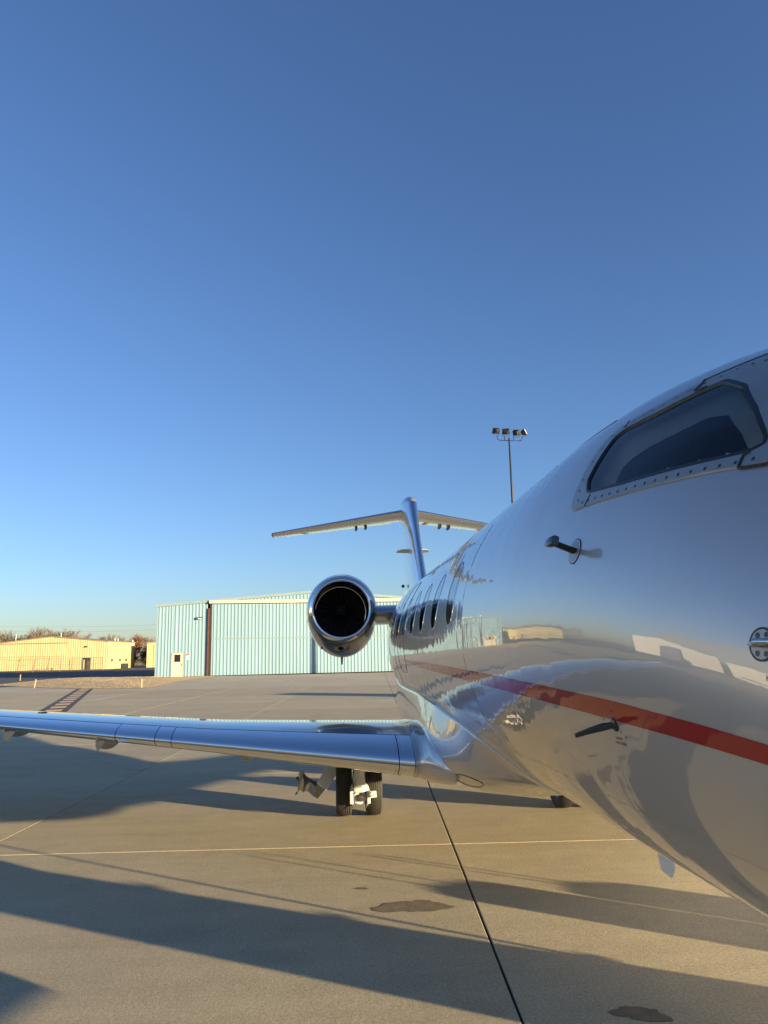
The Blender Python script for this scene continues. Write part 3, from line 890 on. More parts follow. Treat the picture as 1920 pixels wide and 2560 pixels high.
# engines
for sg in (-1, 1):
    ex, ey, ez = XC + sg * 1.785, 11.42, 2.745
    def nac_ring(t, Yo, n=72, grow=0.):
        # t 0..1 along the outside
        w = nw(Yo); hb = nb_(Yo); ht = nt_(Yo); dx = -sg * .03 * smoothstep(0, 1.2, Yo)
        return [(ex + dx + w * math.cos(a), ey + Yo, ez + (ht if math.sin(a) > 0 else hb) * math.sin(a)) for a in [2 * PI * k / n for k in range(n)]]
    nw = herm([0, .04, .12, .3, .6, 1.0, 1.6, 2.2, 2.8, 3.3], [.455, .485, .515, .548, .575, .585, .575, .53, .44, .35])
    nt_ = herm([0, .04, .12, .3, .6, 1.0, 1.6, 2.2, 2.8, 3.3], [.455, .485, .515, .55, .60, .625, .60, .54, .44, .35])
    nb_ = herm([0, .04, .12, .3, .6, 1.0, 1.6, 2.2, 2.8, 3.3], [.455, .49, .535, .60, .69, .745, .70, .58, .44, .35])
    g = G(); g.loft([nac_ring(0, float(y)) for y in [.07, .1, .13, .17, .22, .3, .4, .5, .6, .75, .9, 1.05, 1.2, 1.4, 1.6, 1.8, 2.0, 2.2, 2.4, 2.6, 2.8, 3.0, 3.3]], True, False, False)
    nac = g.build("engine", M['nacelle'], jet, smooth=True, label=("starboard" if sg < 0 else "port") + " engine nacelle")
    g = G(); prof = []
    rings = [[(ex + r * math.cos(a), ey + y, ez + r * math.sin(a)) for a in [2 * PI * k / 72 for k in range(72)]] for y, r in ((.16, .402), (.10, .404), (.05, .412), (.02, .424), (.004, .44), (0, .455))]
    rings += [nac_ring(0, y) for y in (.01, .025, .045, .068)]
    g.loft(rings, True, False, False); g.build("inlet_lip", M['polished'], nac, smooth=True)
    g = G(); g.lathe([(.16, .402), (.35, .41), (.6, .425), (.95, .425)], (ex, ey, ez), 'y', 64); g.build("inlet_duct", M['inlet_dark'], nac, smooth=True)
    g = G()
    for k in range(24):
        a = 2 * PI * k / 24; da = .17
        for s2 in (0,):
            p = []
            for r_i, tw in ((.09, .5), (.22, .8), (.395, 1.1)):
                p.append((ex + r_i * math.cos(a - da * .5), ey + .78, ez + r_i * math.sin(a - da * .5)))
                p.append((ex + r_i * math.cos(a + da * .5), ey + .78 + .12 * math.cos(tw), ez + r_i * math.sin(a + da * .5)))
            g.add(p, [(0, 1, 3, 2), (2, 3, 5, 4)])
    g.build("fan", M['fan'], nac, fix=False)
    g = G(); g.lathe([(.50, .001), (.53, .03), (.6, .065), (.7, .1), (.8, .115)], (ex, ey, ez), 'y', 32); g.build("spinner", M['fan'], nac, smooth=True)
    g = G()
    for dx_, dz_ in ((-.045, .05), (.045, .05), (-.045, -.05), (.045, -.05)):
        G().lathe([(.495, .001), (.50, .004), (.53, .005)], (ex + dx_ * 1.3, ey, ez + dz_ * 1.3), 'y', 8).build("spinner_bolt", M['white'], nac)
    g = G(); g.lathe([(1.0, .42), (1.02, .001)], (ex, ey, ez), 'y', 40); g.build("duct_back", M['black'], nac)
    g = G(); g.lathe([(3.2, .34), (3.7, .27), (3.7, .25), (3.1, .30)], (ex - sg * .03, ey, ez), 'y', 40); g.build("exhaust", M['polished'], nac, smooth=True)
    # intake scoop, drain mast, port on the lower cowl
    g = G(); g.tube([(ex + .02, ey + 1.15, ez - .70), (ex + .02, ey + 1.18, ez - .80), (ex + .02, ey + 1.2, ez - .86)], [.018, .014, .01], 8); g.build("drain_mast", M['gear_dark'], nac, smooth=True)
    g = G(); g.bbox(ex - .33, ex - .20, ey + .7, ey + 1.0, ez - .60, ez - .55, .008); g.build("cowl_vent", M['gear_dark'], nac)
    g = G(); g.lathe([(0, .05), (.02, .048), (.028, .03), (.01, .001)], (ex - .01, ey + .30, ez - .585), 'y', 24); g.build("cooling_port", M['gear_dark'], nac, smooth=True)
    # pylon
    g = G(); rings = []
    for s in (0, .25, .5, .75, 1):
        x = (ex - sg * .45) * (1 - s) + (XC + sg * .55) * s
        rings.append([(x, 12.0 + 2.5 * c, 2.70 + .01 * s + (1 if u else -1) * .165 * foil(c) / .5 * 1.0) for u, cs in ((True, [1, .8, .6, .4, .25, .12, .05, .015, 0]), (False, [.015, .05, .12, .25, .4, .6, .8])) for c in cs])
    g.loft(rings); g.build("pylon", M['silver_wing'], jet, smooth=50)

# fin
def fin_ring(z, ch, yle, tc, c0=0., c1=1.):
    cs = [x for x in (0, .002, .008, .02, .04, .07, .1, .16, .24, .35, .5, .7, .85, 1) if c0 <= x <= c1]
    return [(XC + .5 * ch * tc * 2 * foil(c), yle + ch * c, z) for c in reversed(cs)] + [(XC - .5 * ch * tc * 2 * foil(c), yle + ch * c, z) for c in cs if c > 0]
fz = [2.6, 3.2, 3.8, 4.3, 4.8, 5.2, 5.6, 5.68, 5.74, 5.79, 5.83, 5.86, 5.875, 5.884]
def fle(z): return 15.45 + .83 * (z - 3.8) + (0 if z < 5.68 else 1.6 * (z - 5.68) + .45 * (1 - math.sqrt(max(0, 1 - ((z - 5.68) / .205) ** 2))))
def fch(z): return (19.5 + .22 * (z - 3.8)) - fle(z)
def ftc(z): return .082 + (.052 * smoothstep(4.7, 5.6, z))
g = G(); rings = []
for z in fz:
    k = max(.12, math.sqrt(max(0, 1 - (max(0, z - 5.68) / .205) ** 2)))
    rings.append(fin_ring(z, fch(z), fle(z), ftc(z) * k))
g.loft(rings); fin = g.build("tail_fin", M['silver_wing'], jet, smooth=40)
g = G(); rings = []
for z in (3.2, 3.8, 4.3, 4.8, 5.2, 5.6):
    r0_ = fin_ring(z, fch(z), fle(z) - .004, ftc(z) * 1.02, 0, .07)
    rings.append(r0_)
g.loft(rings); g.build("fin_leading_edge", M['polished'], fin, smooth=40)
for sg in (-1, 1):
    g = G(); yy = 17.0
    g.prism([(XC + sg * .12, 16.6, 4.38), (XC + sg * .30, 16.8, 4.40), (XC + sg * .38, 17.0, 4.40), (XC + sg * .38, 17.25, 4.40), (XC + sg * .12, 17.2, 4.38)], (0, 0, .02))
    g.build("fin_vane", M['frame_grey'], fin)
g = G(); g.lathe([(0, .001), (.01, .03), (.05, .04), (.1, .03)], (XC - .22, 17.4, 3.62), 'y', 16); g.build("fin_light", M['gear_dark'], fin, smooth=True)

# tailplane
for sg in (-1, 1):
    def tp(s, c, up):
        yle = 17.55 + .60 * s; ch = 1.75 - .27 * s; z = 5.50 - .06 * s
        return (XC + sg * s, yle + ch * c, z + ch * (.10 * foil(c) * (1 if up else -1)) + .055 * ch * c * 1.0 * 0)
    S = [.10] + list(np.arange(.3, 3.5, .2)) + [3.5]
    cs = [0, .004, .015, .04, .07, .12, .2, .3, .45, .6, .72]
    g = G(); g.loft([[tp(s, c, True) for c in reversed(cs)] + [tp(s, c, False) for c in cs[1:]] for s in S]); tl = g.build("tailplane", M['silver_wing'], jet, smooth=35)
    S2 = list(np.arange(.35, 3.3, .2))
    ce = [.725, .8, .9, 1.0]
    g = G(); g.loft([[tp(s, c, True) for c in reversed(ce)] + [tp(s, c, False) for c in ce] for s in S2]); g.build("elevator", M['silver_wing'], tl, smooth=35)
    cl = [0, .004, .015, .04, .065]
    g = G(); g.loft([[(p[0], p[1] - .004, p[2]) for p in ([tp(s, c, True) for c in reversed(cl)] + [tp(s, c, False) for c in cl[1:]])] for s in S]); g.build("tailplane_leading_edge", M['polished'], tl, smooth=35)
    for s in (1.0, 1.25):
        g = G(); rings = []
        p = tp(s, .80, False)
        for t in [i / 8 for i in range(9)]:
            rr_ = math.sin(PI * (t * .9 + .05)) ** .6
            rings.append([(p[0] + .04 * rr_ * math.cos(a), p[1] - .25 + .55 * t, p[2] - .03 + .055 * rr_ * math.sin(a)) for a in [2 * PI * k / 12 for k in range(12)]])
        g.loft(rings); g.build("hinge_fairing", M['gear_dark'], tl, smooth=True)
    g = G(); p = tp(3.5, 0, True)
    rings = []
    for i, u in enumerate((0, .5, .85, 1)):
        sc_ = math.sqrt(max(0, 1 - u * u)) * .98 + .02
        rings.append([(XC + sg * (3.5 + .05 * u), tp(3.5, .45, True)[1] + (tp(3.5, c, q)[1] - tp(3.5, .45, True)[1]) * sc_, 5.29 + (tp(3.5, c, q)[2] - 5.29) * sc_) for q, L_c in ((True, list(reversed(cs + [1.0]))), (False, cs[1:] + [1.0])) for c in L_c])
    g.loft(rings); g.build("tailplane_tip", M['gear_dark'], tl, smooth=40)
# tail bullet
g = G(); rings = []
for t in [i / 20 for i in range(21)]:
    rr_ = (math.sin(PI * min(1, t * .5 + .0) ) if t < 0 else min(1, (t / .25)) ** .5 * (1 - smoothstep(.45, 1, t) * .93))
    rings.append([(XC + .13 * rr_ * math.cos(a), 17.3 + 3.0 * t, 5.52 + .17 * rr_ * math.sin(a)) for a in [2 * PI * k / 24 for k in range(24)]])
g.loft(rings); g.build("tail_bullet", M['silver_wing'], jet, smooth=True)

# main gear
def tyre_prof(rad, w):
    out = []
    out += [(-w * .36, rad * .60), (-w * .46, rad * .68), (-w * .5, rad * .80), (-w * .47, rad * .91), (-w * .40, rad * .965)]
    return out
def make_tyre(cx, cy, cz, rad, w, parent, hubside=0):
    g = G()
    prof = tyre_prof(rad, w)
    # grooved crown
    gx = [-.33, -.20, -.07, .07, .20, .33]
    crown = []
    for x in gx:
        rr_ = rad * (1 - .035 * (abs(x) / .4) ** 2)
        crown += [(w * (x - .018), rr_), (w * (x - .016), rr_ - .012), (w * (x + .016), rr_ - .012), (w * (x + .018), rr_)]
    prof = prof + crown + [(-a, r) for a, r in reversed(prof)]
    g.lathe(prof, (cx, cy, cz), 'x', 64)
    t = g.build("tyre", M['tyre'], parent, smooth=30)
    g = G(); g.lathe([(-w * .36, rad * .61), (-w * .30, rad * .55), (-w * .22, rad * .50), (-w * .24, rad * .22), (-w * .34, rad * .18), (-w * .34, .001)], (cx, cy, cz), 'x', 40)
    g.lathe([(w * .36, rad * .61), (w * .30, rad * .55), (w * .22, rad * .50), (w * .24, rad * .22), (w * .34, rad * .18), (w * .34, .001)], (cx, cy, cz), 'x', 40)
    for k in range(8):
        a = 2 * PI * k / 8
        for sg2 in (-1, 1):
            g.lathe([(sg2 * w * .22, .012), (sg2 * w * .27, .012), (sg2 * w * .27, .001)], (cx, cy + rad * .36 * math.cos(a), cz + rad * .36 * math.sin(a)), 'x', 6)
    g.build("wheel", M['hub'], parent, smooth=35)
for sg in (-1, 1):
    gx = XC + (-1.605 if sg < 0 else 1.28)
    def mx(x): return gx + (x if sg < 0 else -x)
    def MB(g, x0, x1, *a, **k): g.bbox(min(mx(x0), mx(x1)), max(mx(x0), mx(x1)), *a, **k)
    # upper oleo cylinder is the gear's own mesh
    g = G(); g.tube([(gx, 9.78, 1.05), (gx, 9.74, .70), (gx, 9.72, .585)], [.072, .072, .072], 24)
    g.tube([(gx, 9.72, .595), (gx, 9.715, .57)], [.079, .079], 24)
    g.tube([(gx, 9.718, .57), (gx, 9.70, .50)], [.070, .072], 24)
    gear = g.build("main_landing_gear", M['gear_white'], jet, smooth=40)
    # spreading fork
    g = G(); rings = []
    for z, hw, y0, y1 in ((.53, .068, 9.63, 9.79), (.47, .08, 9.60, 9.80), (.41, .115, 9.56, 9.82), (.37, .125, 9.55, 9.84)):
        rings.append([(gx + hw * math.copysign(abs(math.cos(t)) ** .7, math.cos(t)), (y0 + y1) / 2 + (y1 - y0) / 2 * math.copysign(abs(math.sin(t)) ** .7, math.sin(t)), z) for t in [2 * PI * k / 24 for k in range(24)]])
    g.loft(rings)
    for x0, x1 in ((-.128, -.085), (.085, .128)):
        MB(g, x0, x1, 9.55, 9.68, .235, .385, .008)
    g.build("fork", M['gear_white'], gear, smooth=30)
    g = G(); MB(g, .10, .20, 9.52, 9.56, .335, .385, .006)
    g.prism([(mx(.12), 9.50, .385), (mx(.16), 9.50, .385), (mx(.205), 9.50, .345), (mx(.205), 9.50, .315), (mx(.12), 9.50, .31)], (0, .03, 0))
    for z in (.37, .335): g.lathe([(-.012, .001), (-.012, .012), (.0, .012)], (mx(.148), 9.50, z), 'y', 10)
    g.build("torque_bracket", M['gear_white'], gear, smooth=30)
    g = G(); g.lathe([(-.03, .001), (-.028, .030), (-.015, .042), (.12, .045)], (gx + (.002 if sg < 0 else -.002), 9.57, .30), 'y', 28)
    g.build("pivot_cap", M['gear_dark'], gear, smooth=35)
    g = G(); g.lathe([(-.015, .075), (.0, .082), (.10, .085)], (gx, 9.60, .30), 'y', 28); g.lathe([(-.015, .075), (.0, .04)], (gx, 9.60, .30), 'y', 28)
    g.tube([(gx, 9.66, .30), (gx, 9.9, .33), (gx, 10.06, .355)], [.06, .055, .06], 16)
    g.build("trailing_arm", M['gear_white'], gear, smooth=35)
    g = G(); g.tube([(gx - .22, 10.06, .355), (gx + .22, 10.06, .355)], .035, 16); g.build("axle", M['hub'], gear, smooth=35)
    for x in (-.095, .085):
        g = G(); g.tube([(mx(x), 9.60, .245), (mx(x), 9.59, .205)], [.028, .022], 10)
        g.tube([(mx(x * .9), 9.58, .225), (mx(x * .9), 9.58, .18)], [.012, .006], 8)
        g.build("brake_fitting", M['gear_dark'], gear, smooth=35)
    g = G(); g.tube([(mx(-.07), 9.66, .62), (mx(-.09), 9.62, .5), (mx(-.075), 9.58, .42), (mx(-.10), 9.56, .30)], .008, 6)
    g.tube([(mx(.075), 9.66, .66), (mx(.085), 9.66, .55), (mx(.09), 9.66, .45)], .007, 6)
    g.build("brake_hose", M['black'], gear, smooth=True)
    make_tyre(gx - .192, 10.06, .355, .355, .205, gear); make_tyre(gx + .192, 10.06, .355, .355, .205, gear)
    # stencil plate
    g = G()
    for i, z in enumerate((.432, .420)):
        g.box(gx - .035 + .006 * i, gx + .03 - .006 * i, 9.556, 9.559, z, z + .005)
    g.build("stencil", M['gear_dark'], gear)
    # outer gear door: straight upper leaf, bent lower leaf, curled outboard flap
    def P3(x, z, y=9.88): return (mx(x) , y, z)
    def off(p): return (p[0] - .345, p[1])
    A = [(-.045, .66), (.105, .63), (-.09, .385), (-.185, .465)]
    g = G(); g.prism([P3(x - .345, z, 9.74 + (z - .38) * .85) for x, z in A], (0, .012, 0)); door = g.build("gear_door", M['door_skylit'], gear)
    g = G(); g.prism([P3(.105 - .345, .63, 9.95), P3(.125 - .345, .63, 9.95), P3(-.070 - .345, .375, 9.735), P3(-.09 - .345, .385, 9.742)], (0, .4, 0)); g.build("door_edge", M['gear_white'], door)
    g = G(); g.prism([P3(x - .345, z, y) for x, z, y in [(-.188, .462, 9.80), (-.09, .383, 9.738), (-.185, .255, 9.86), (-.225, .30, 9.885)]], (0, .02, 0)); g.build("door_lower_leaf", M['nacelle_door'], door)
    g = G(); rings = []
    prof = [(-.425, .575, -.02), (-.395, .60, -.05), (-.36, .595, -.06), (-.33, .54, -.02), (-.29, .50, .03), (-.24, .465, .05), (-.19, .46, 0)]
    low = [(-.43, .40, -.02), (-.44, .345, -.06), (-.40, .375, -.05), (-.36, .335, -.0), (-.31, .345, .03), (-.25, .29, .02), (-.19, .255, 0)]
    up_ = [P3(x - .345, z, 9.88 + y) for x, z, y in prof]; lo_ = [P3(x - .345, z, 9.88 + y) for x, z, y in low]
    n = 5
    rows = [[tuple(a * (1 - k / n) + b * k / n for a, b in zip(p, q)) for p, q in zip(up_, lo_)] for k in range(n + 1)]
    g.loft(rows, False, False, False)
    g.loft([[(x, y + .012, z) for x, y, z in r0_] for r0_ in rows], False, False, False)
    g.build("door_flap", M['nacelle_door'], door, smooth=50)
    g = G(); g.tube([P3(-.13 - .345, .36, 9.86), P3(-.16 - .345, .31, 9.85), P3(-.17 - .345, .28, 9.86)], .008, 6)
    g.tube([P3(-.43 - .345, .53, 9.87), P3(-.45 - .345, .50, 9.87)], .014, 6); g.tube([P3(-.44 - .345, .345, 9.85), P3(-.46 - .345, .315, 9.85)], .012, 6)
    g.build("door_hinge", M['gear_dark'], door)

# nose gear
g = G(); g.tube([(XC, 1.75, 1.15), (XC, 1.85, .45), (XC, 1.87, .30)], [.06, .055, .04], 16)
ng = g.build("nose_landing_gear", M['gear_white'], jet, smooth=40)
for dx_ in (-.13, .13): make_tyre(XC + dx_, 1.9, .27, .27, .15, ng)
g = G(); g.tube([(XC - .16, 1.9, .27), (XC + .16, 1.9, .27)], .025, 12); g.build("axle", M['hub'], ng)
for sg in (-1, 1):
    g = G(); g.prism([(XC + sg * .30, 1.35, 1.08), (XC + sg * .30, 2.35, 1.05), (XC + sg * .36, 2.3, .62), (XC + sg * .36, 1.45, .65)], (sg * .012, 0, 0)); g.build("nose_gear_door", M['silver_wing'], ng)

# probes on the starboard nose
def frame_at(Y, z):
    c = Vector(surf(Y, z, 0)); n = (Vector(surf(Y, z, .1)) - c).normalized()
    a = Vector(surf(Y + .02, z, 0)) - c; a = a.normalized()      # aft along skin
    b = n.cross(a); b = b if b.z > 0 else -b
    return c, n, a, b
def on_skin_disc(gg, Y, z, r, off, n=28, inner=0.):
    vv = []; ff = []
    for k in range(n):
        t = 2 * PI * k / n; vv.append(surf(Y + r * math.cos(t), z + r * math.sin(t), off))
    if inner:
        for k in range(n):
            t = 2 * PI * k / n; vv.append(surf(Y + inner * math.cos(t), z + inner * math.sin(t), off))
        ff = [(k, (k + 1) % n, n + (k + 1) % n, n + k) for k in range(n)]
    else:
        vv.append(surf(Y, z, off)); ff = [(k, (k + 1) % n, n) for k in range(n)]
    gg.add(vv, ff)
TY, TZ = 2.57, 2.398
g = G(); on_skin_disc(g, TY, TZ, .036, .003); tat = g.build("temperature_probe", M['frame_grey'], jet)
g = G(); on_skin_disc(g, TY, TZ, .042, .0025, inner=.037); g.build("probe_ring", M['white'], tat)
g = G(); on_skin_disc(g, TY, TZ, .046, .0025, inner=.042); g.build("probe_ring", M['seam'], tat)
c, n_, a_, b_ = frame_at(TY, TZ)
g = G(); g.loft([[tuple(c + n_ * d + a_ * (u * wq) + b_ * (v_ * .010 + d * .12)) for u, v_ in ((-1, 0), (-.5, .9), (.5, .9), (1, 0), (.5, -.9), (-.5, -.9))] for d, wq in ((0, .026), (.05, .020), (.082, .018))])
g.build("probe_mast", M['black'], tat, smooth=40)
g = G(); rings = []
for t, sc_ in ((-.030, .95), (-.027, 1.05), (.012, 1.05), (.042, .8), (.064, .3)):
    cc = c + n_ * .088 + b_ * .014 + a_ * t
    rings.append([tuple(cc + (n_ * .013 * math.copysign(abs(math.cos(q)) ** .6, math.cos(q)) + b_ * .0185 * math.copysign(abs(math.sin(q)) ** .6, math.sin(q))) * sc_) for q in [2 * PI * k / 16 for k in range(16)]])
g.loft(rings); g.build("probe_housing", M['probe'], tat, smooth=40)

AY, AZ = 2.366, 1.812
c, n_, a_, b_ = frame_at(AY, AZ)
g = G(); rings = []
for d, rr_ in ((0, .023), (.004, .023), (.007, .019), (.012, .010)):
    rings.append([tuple(c + n_ * d + (a_ * math.cos(q) + b_ * math.sin(q)) * rr_) for q in [2 * PI * k / 24 for k in range(24)]])
g.loft(rings); aoa = g.build("angle_vane", M['probe'], jet, smooth=30)
g = G(); rings = []
for d, ab, hw, th, dz in ((.008, 0, .010, .006, 0), (.035, .005, .0125, .004, .003), (.07, .03, .0105, .0025, .0), (.115, .06, .007, .002, -.006)):
    cc = c + n_ * d + a_ * ab + b_ * dz
    rings.append([tuple(cc + b_ * (hw * v_) + a_ * (th * u)) for u, v_ in ((-1, 0), (-.5, .85), (0, 1), (.5, .85), (1, 0), (.5, -.85), (0, -1), (-.5, -.85))])
g.loft(rings); g.build("vane_blade", M['probe'], aoa, smooth=50)
g = G()
for y_, z_ in ((2.352, 1.845 + .01), (2.335, 1.792), (2.31, 1.779), (2.44, 1.822)): on_skin_disc(g, y_, z_, .0035, .0018, 8)
g.build("static_port", M['black'], jet)

# big pitot at the right edge
PY, PZ = 1.592, 2.052
g = G(); on_skin_disc(g, PY, PZ, .038, .003, 36, .033); pit = g.build("pitot_probe", M['black_seal'], jet)
g = G(); on_skin_disc(g, PY, PZ, .0335, .0028, 36); g.build("probe_plate", M['frame_grey'], pit)
g = G()
for dy, dz in ((.012, .02), (-.014, .021), (.012, -.02), (-.014, -.021)): on_skin_disc(g, PY + dy, PZ + dz, .0065, .0036, 14)
g.build("plate_screw", M['screw'], pit)
c, n_, a_, b_ = frame_at(PY, PZ)
g = G(); g.tube([tuple(c + a_ * .045 + n_ * .003), tuple(c + a_ * .025 + n_ * .008), tuple(c - a_ * .0 + n_ * .018), tuple(c - a_ * .03 + n_ * .04), tuple(c - a_ * .14 + n_ * .05)], [.001, .006, .0085, .009, .006], 14)
g.build("probe_tube", M['probe_metal'], pit, smooth=True)

# red stencils
def stencil(txt, Y0, z0, size, name, centre=True, spacing=1.35):
    cu = bpy.data.curves.new(name, 'FONT'); cu.body = txt; cu.size = size; cu.align_x = 'CENTER'; cu.align_y = 'CENTER'; cu.space_line = spacing
    cu.offset = size * .012
    o = bpy.data.objects.new(name, cu); COL.objects.link(o)
    dg = bpy.context.evaluated_depsgraph_get()
    me = bpy.data.meshes.new_from_object(o.evaluated_get(dg))
    vs = [v.co.copy() for v in me.vertices]; fs = [tuple(p.vertices) for p in me.polygons]
    bpy.data.objects.remove(o)
    gg = G(); gg.add([surf(Y0 - p.x, z0 + p.y, .0015) for p in vs], fs)
    return gg.build(name, M['text_red'], jet, fix=False)
stencil("DANGER\nHEATED PROBE", 2.372, 1.760, .0115, "warning_stencil")
stencil("DANGER\nHEATED PROBE", 1.522, 1.990, .0175, "warning_stencil")
g = G()
for z_ in (1.1805, 1.165): pass

# white blade antenna below the belly
g = G(); g.prism([(XC - .004, 4.57, 1.06), (XC - .004, 4.36, 1.06), (XC - .004, 4.365, .80), (XC - .004, 4.42, .745), (XC - .004, 4.54, .75), (XC - .004, 4.575, .82)], (.008, 0, 0))
g.build("blade_antenna", M['white'], jet)
# anti-collision and drain bits on the belly
g = G(); g.bbox(XC - .34, XC - .28, 7.0, 7.1, .772, .80, .005); g.build("belly_light", M['white'], jet)
for pts_ in (((6.1, 1.45), (6.05, 1.47)),):
    pass

# unseen airstair added on the far (port) side, widened for its shadow
asd = G()
y0, y1 = 2.32, 3.34
asd.prism([(3.02, y0, 1.27), (3.06, y0, 1.36), (4.62, y0, .30), (4.58, y0, .06)], (0, y1 - y0, 0))
aso = asd.build("added_airstair", M['silver_wing'], jet)
for i in range(5):
    t = (i + .5) / 5; x = 3.04 + 1.5 * t; z = 1.42 - 1.08 * t
    G().bbox(x - .02, x + .26, y0 + .05, y1 - .05, z - .03, z, .005).build("step", M['frame_grey'], aso)
for yy in (y0 + .02, y1 - .02):
    g = G(); g.tube([(3.1, yy, 1.35), (3.15, yy, 2.15), (4.3, yy, 1.25), (4.5, yy, .35)], .018, 8)
    g.tube([(3.6, yy, 1.0), (3.7, yy, 1.72)], .014, 8); g.build("handrail", M['hub'], aso, smooth=True)
setorg()

# ------------------------------------------------------------------ buildings
def corr_panel(x0, x1, zb, zt, pitch=.38, depth=.05, y=0., axis='x', side=-1):
    """ribbed sheet along x (or y), ribs proud to side; zt is a function of the along coordinate"""
    g = G(); P = []
    n = max(1, round((x1 - x0) / pitch)); p = (x1 - x0) / n
    for i in range(n):
        a = x0 + i * p
        P += [(a, 0), (a + p * .46, 0), (a + p * .56, depth), (a + p * .84, depth), (a + p * .94, 0)]
    P.append((x1, 0))
    v = []
    for a, d in P:
        yy = y + side * d
        if axis == 'x': v += [(a, yy, zb), (a, yy, zt(a))]
        else: v += [(yy, a, zb), (yy, a, zt(a))]
    f = [(2 * i, 2 * i + 2, 2 * i + 3, 2 * i + 1) for i in range(len(P) - 1)]
    g.add(v, f); return g

# teal hangar, front along local x, depth along local y
HX, HY = -19.35, 83.95
W_, D_ = 35.8, 16.0; EAVE, RIDGE = 7.85, 9.32
HROT = R(4.3)
hg = thing("teal_hangar", "pale teal ribbed metal aircraft hangar with cream door track beyond the apron", "hangar", (HX, HY, 0), HROT)
def ztop(x): return EAVE + (RIDGE - EAVE) * (1 - abs(x - W_ / 2) / (W_ / 2))
DL, DR, DT = 5.85, 29.6, 8.02
PD = (1.75, 3.02, 2.62)     # personnel door left, right, top
n = 5
xs_ = [0.06] + [0.06 + (DL - .32 - .06) * (i + 1) / n for i in range(n)]
for a, b in zip(xs_[:-1], xs_[1:]):
    segs = [(a, b, .05)]
    if b > PD[0] and a < PD[1]:
        segs = []
        if a < PD[0]: segs.append((a, PD[0], .05))
        segs.append((max(a, PD[0]), min(b, PD[1]), PD[2] + .03))
        if b > PD[1]: segs.append((PD[1], b, .05))
    for (p, q, zb) in segs:
        corr_panel(p, q, zb, lambda t: ztop(t) - .05).build("wall_panel", M['teal'], hg)
for i in range(20):
    a = DL - .3 + i * (DR + .3 - DL + .3) / 20; b = a + (DR - DL + .6) / 20
    corr_panel(a, b, DT + .36, lambda t: ztop(t) - .05).build("wall_panel", M['teal'], hg)
for i in range(5):
    a = DR + .3 + i * (W_ - DR - .36) / 5; b = a + (W_ - DR - .36) / 5
    corr_panel(a, b, .05, lambda t: ztop(t) - .05).build("wall_panel", M['teal'], hg)
# side walls and back
corr_panel(.02, D_, .05, lambda t: EAVE - .02, y=0.05, axis='y', side=-1).build("side_wall", M['teal'], hg)
corr_panel(.02, D_, .05, lambda t: EAVE - .02, y=W_ - .05, axis='y', side=1).build("side_wall", M['teal'], hg)
corr_panel(.06, W_ - .06, .05, lambda t: ztop(t) - .05, y=D_, side=1).build("back_wall", M['teal'], hg)
g = G()
for s in (0, 1):
    xa, xb = (-.12, W_ / 2) if s == 0 else (W_ / 2, W_ + .12)
    za, zb_ = (EAVE, RIDGE) if s == 0 else (RIDGE, EAVE)
    g.add([(xa, -.10, za), (xb, -.10, zb_), (xb, D_ + .1, zb_), (xa, D_ + .1, za), (xa, -.10, za + .06), (xb, -.10, zb_ + .06), (xb, D_ + .1, zb_ + .06), (xa, D_ + .1, za + .06)],
          [(0, 1, 2, 3), (4, 7, 6, 5), (0, 4, 5, 1), (1, 5, 6, 2), (2, 6, 7, 3), (3, 7, 4, 0)])
g.build("roof", M['roof'], hg)
g = G()
for s in (0, 1):
    xa, xb = (-.16, W_ / 2) if s == 0 else (W_ / 2 + .002, W_ + .16)
    za, zb_ = (EAVE, RIDGE) if s == 0 else (RIDGE, EAVE)
    g.prism([(xa, -.20, za - .20), (xb, -.20, zb_ - .20), (xb, -.20, zb_ + .10), (xa, -.20, za + .10)], (0, .10, 0))
g.build("rake_trim", M['teal_trim'], hg)
G().bbox(DL - .15, DR + .15, -.42, -.06, DT - .02, DT + .33, .01).build("door_track", M['cream'], hg)
g = G(); g.bbox(DL - .29, DL - .08, -.22, .1, 0, DT - .55, .01); g.build("door_post", M['rust'], hg)
g = G(); g.bbox(DL - .06, DL + .16, -.05, .1, 0.02, DT, .01); g.build("door_jamb", M['dark_open'], hg)
g = G(); g.bbox(DR - .1, DR + .25, -.22, .1, 0, DT - .05, .01); g.build("door_post", M['rust'], hg)
nl = 4; lw = (DR - DL - .5) / nl
for i in range(nl):
    a = DL + .17 + i * lw; b = a + lw - .008; yy = -.06
    lf = corr_panel(a, b, .06, lambda t: 4.0, y=yy).build("sliding_door", M['teal'], hg)
    corr_panel(a, b, 4.12, lambda t: DT - .1, y=yy).build("upper_sheet", M['teal'], lf)
    G().bbox(a, b, yy - .03, yy - .0, 3.99, 4.13, .005).build("mid_rail", M['teal_trim'], lf)
    G().bbox(a, b, yy - .05, yy + .05, .0, .055, .003).build("bottom_seal", M['dark_open'], lf)
    G().bbox(a, b, yy + .004, yy + .03, .05, DT - .08, .005).build("door_backing", M['teal_trim'], lf)
pd = G().bbox(PD[0] + .03, PD[1] - .03, -.06, .02, 0.03, PD[2] - .02, .01).build("entry_door", M['cream'], hg)
G().bbox(PD[0] + .30, PD[1] - .30, -.068, -.055, 1.62, 2.42, .004).build("door_window", M['glass_dark'], pd)
g = G(); g.bbox(PD[1] - .20, PD[1] - .13, -.10, -.06, 1.22, 1.42, .006); g.tube([(PD[1] - .17, -.10, 1.15), (PD[1] - .17, -.13, 1.15), (PD[1] - .30, -.13, 1.15)], .018, 6); g.build("handle", M['gear_dark'], pd)
g = G()
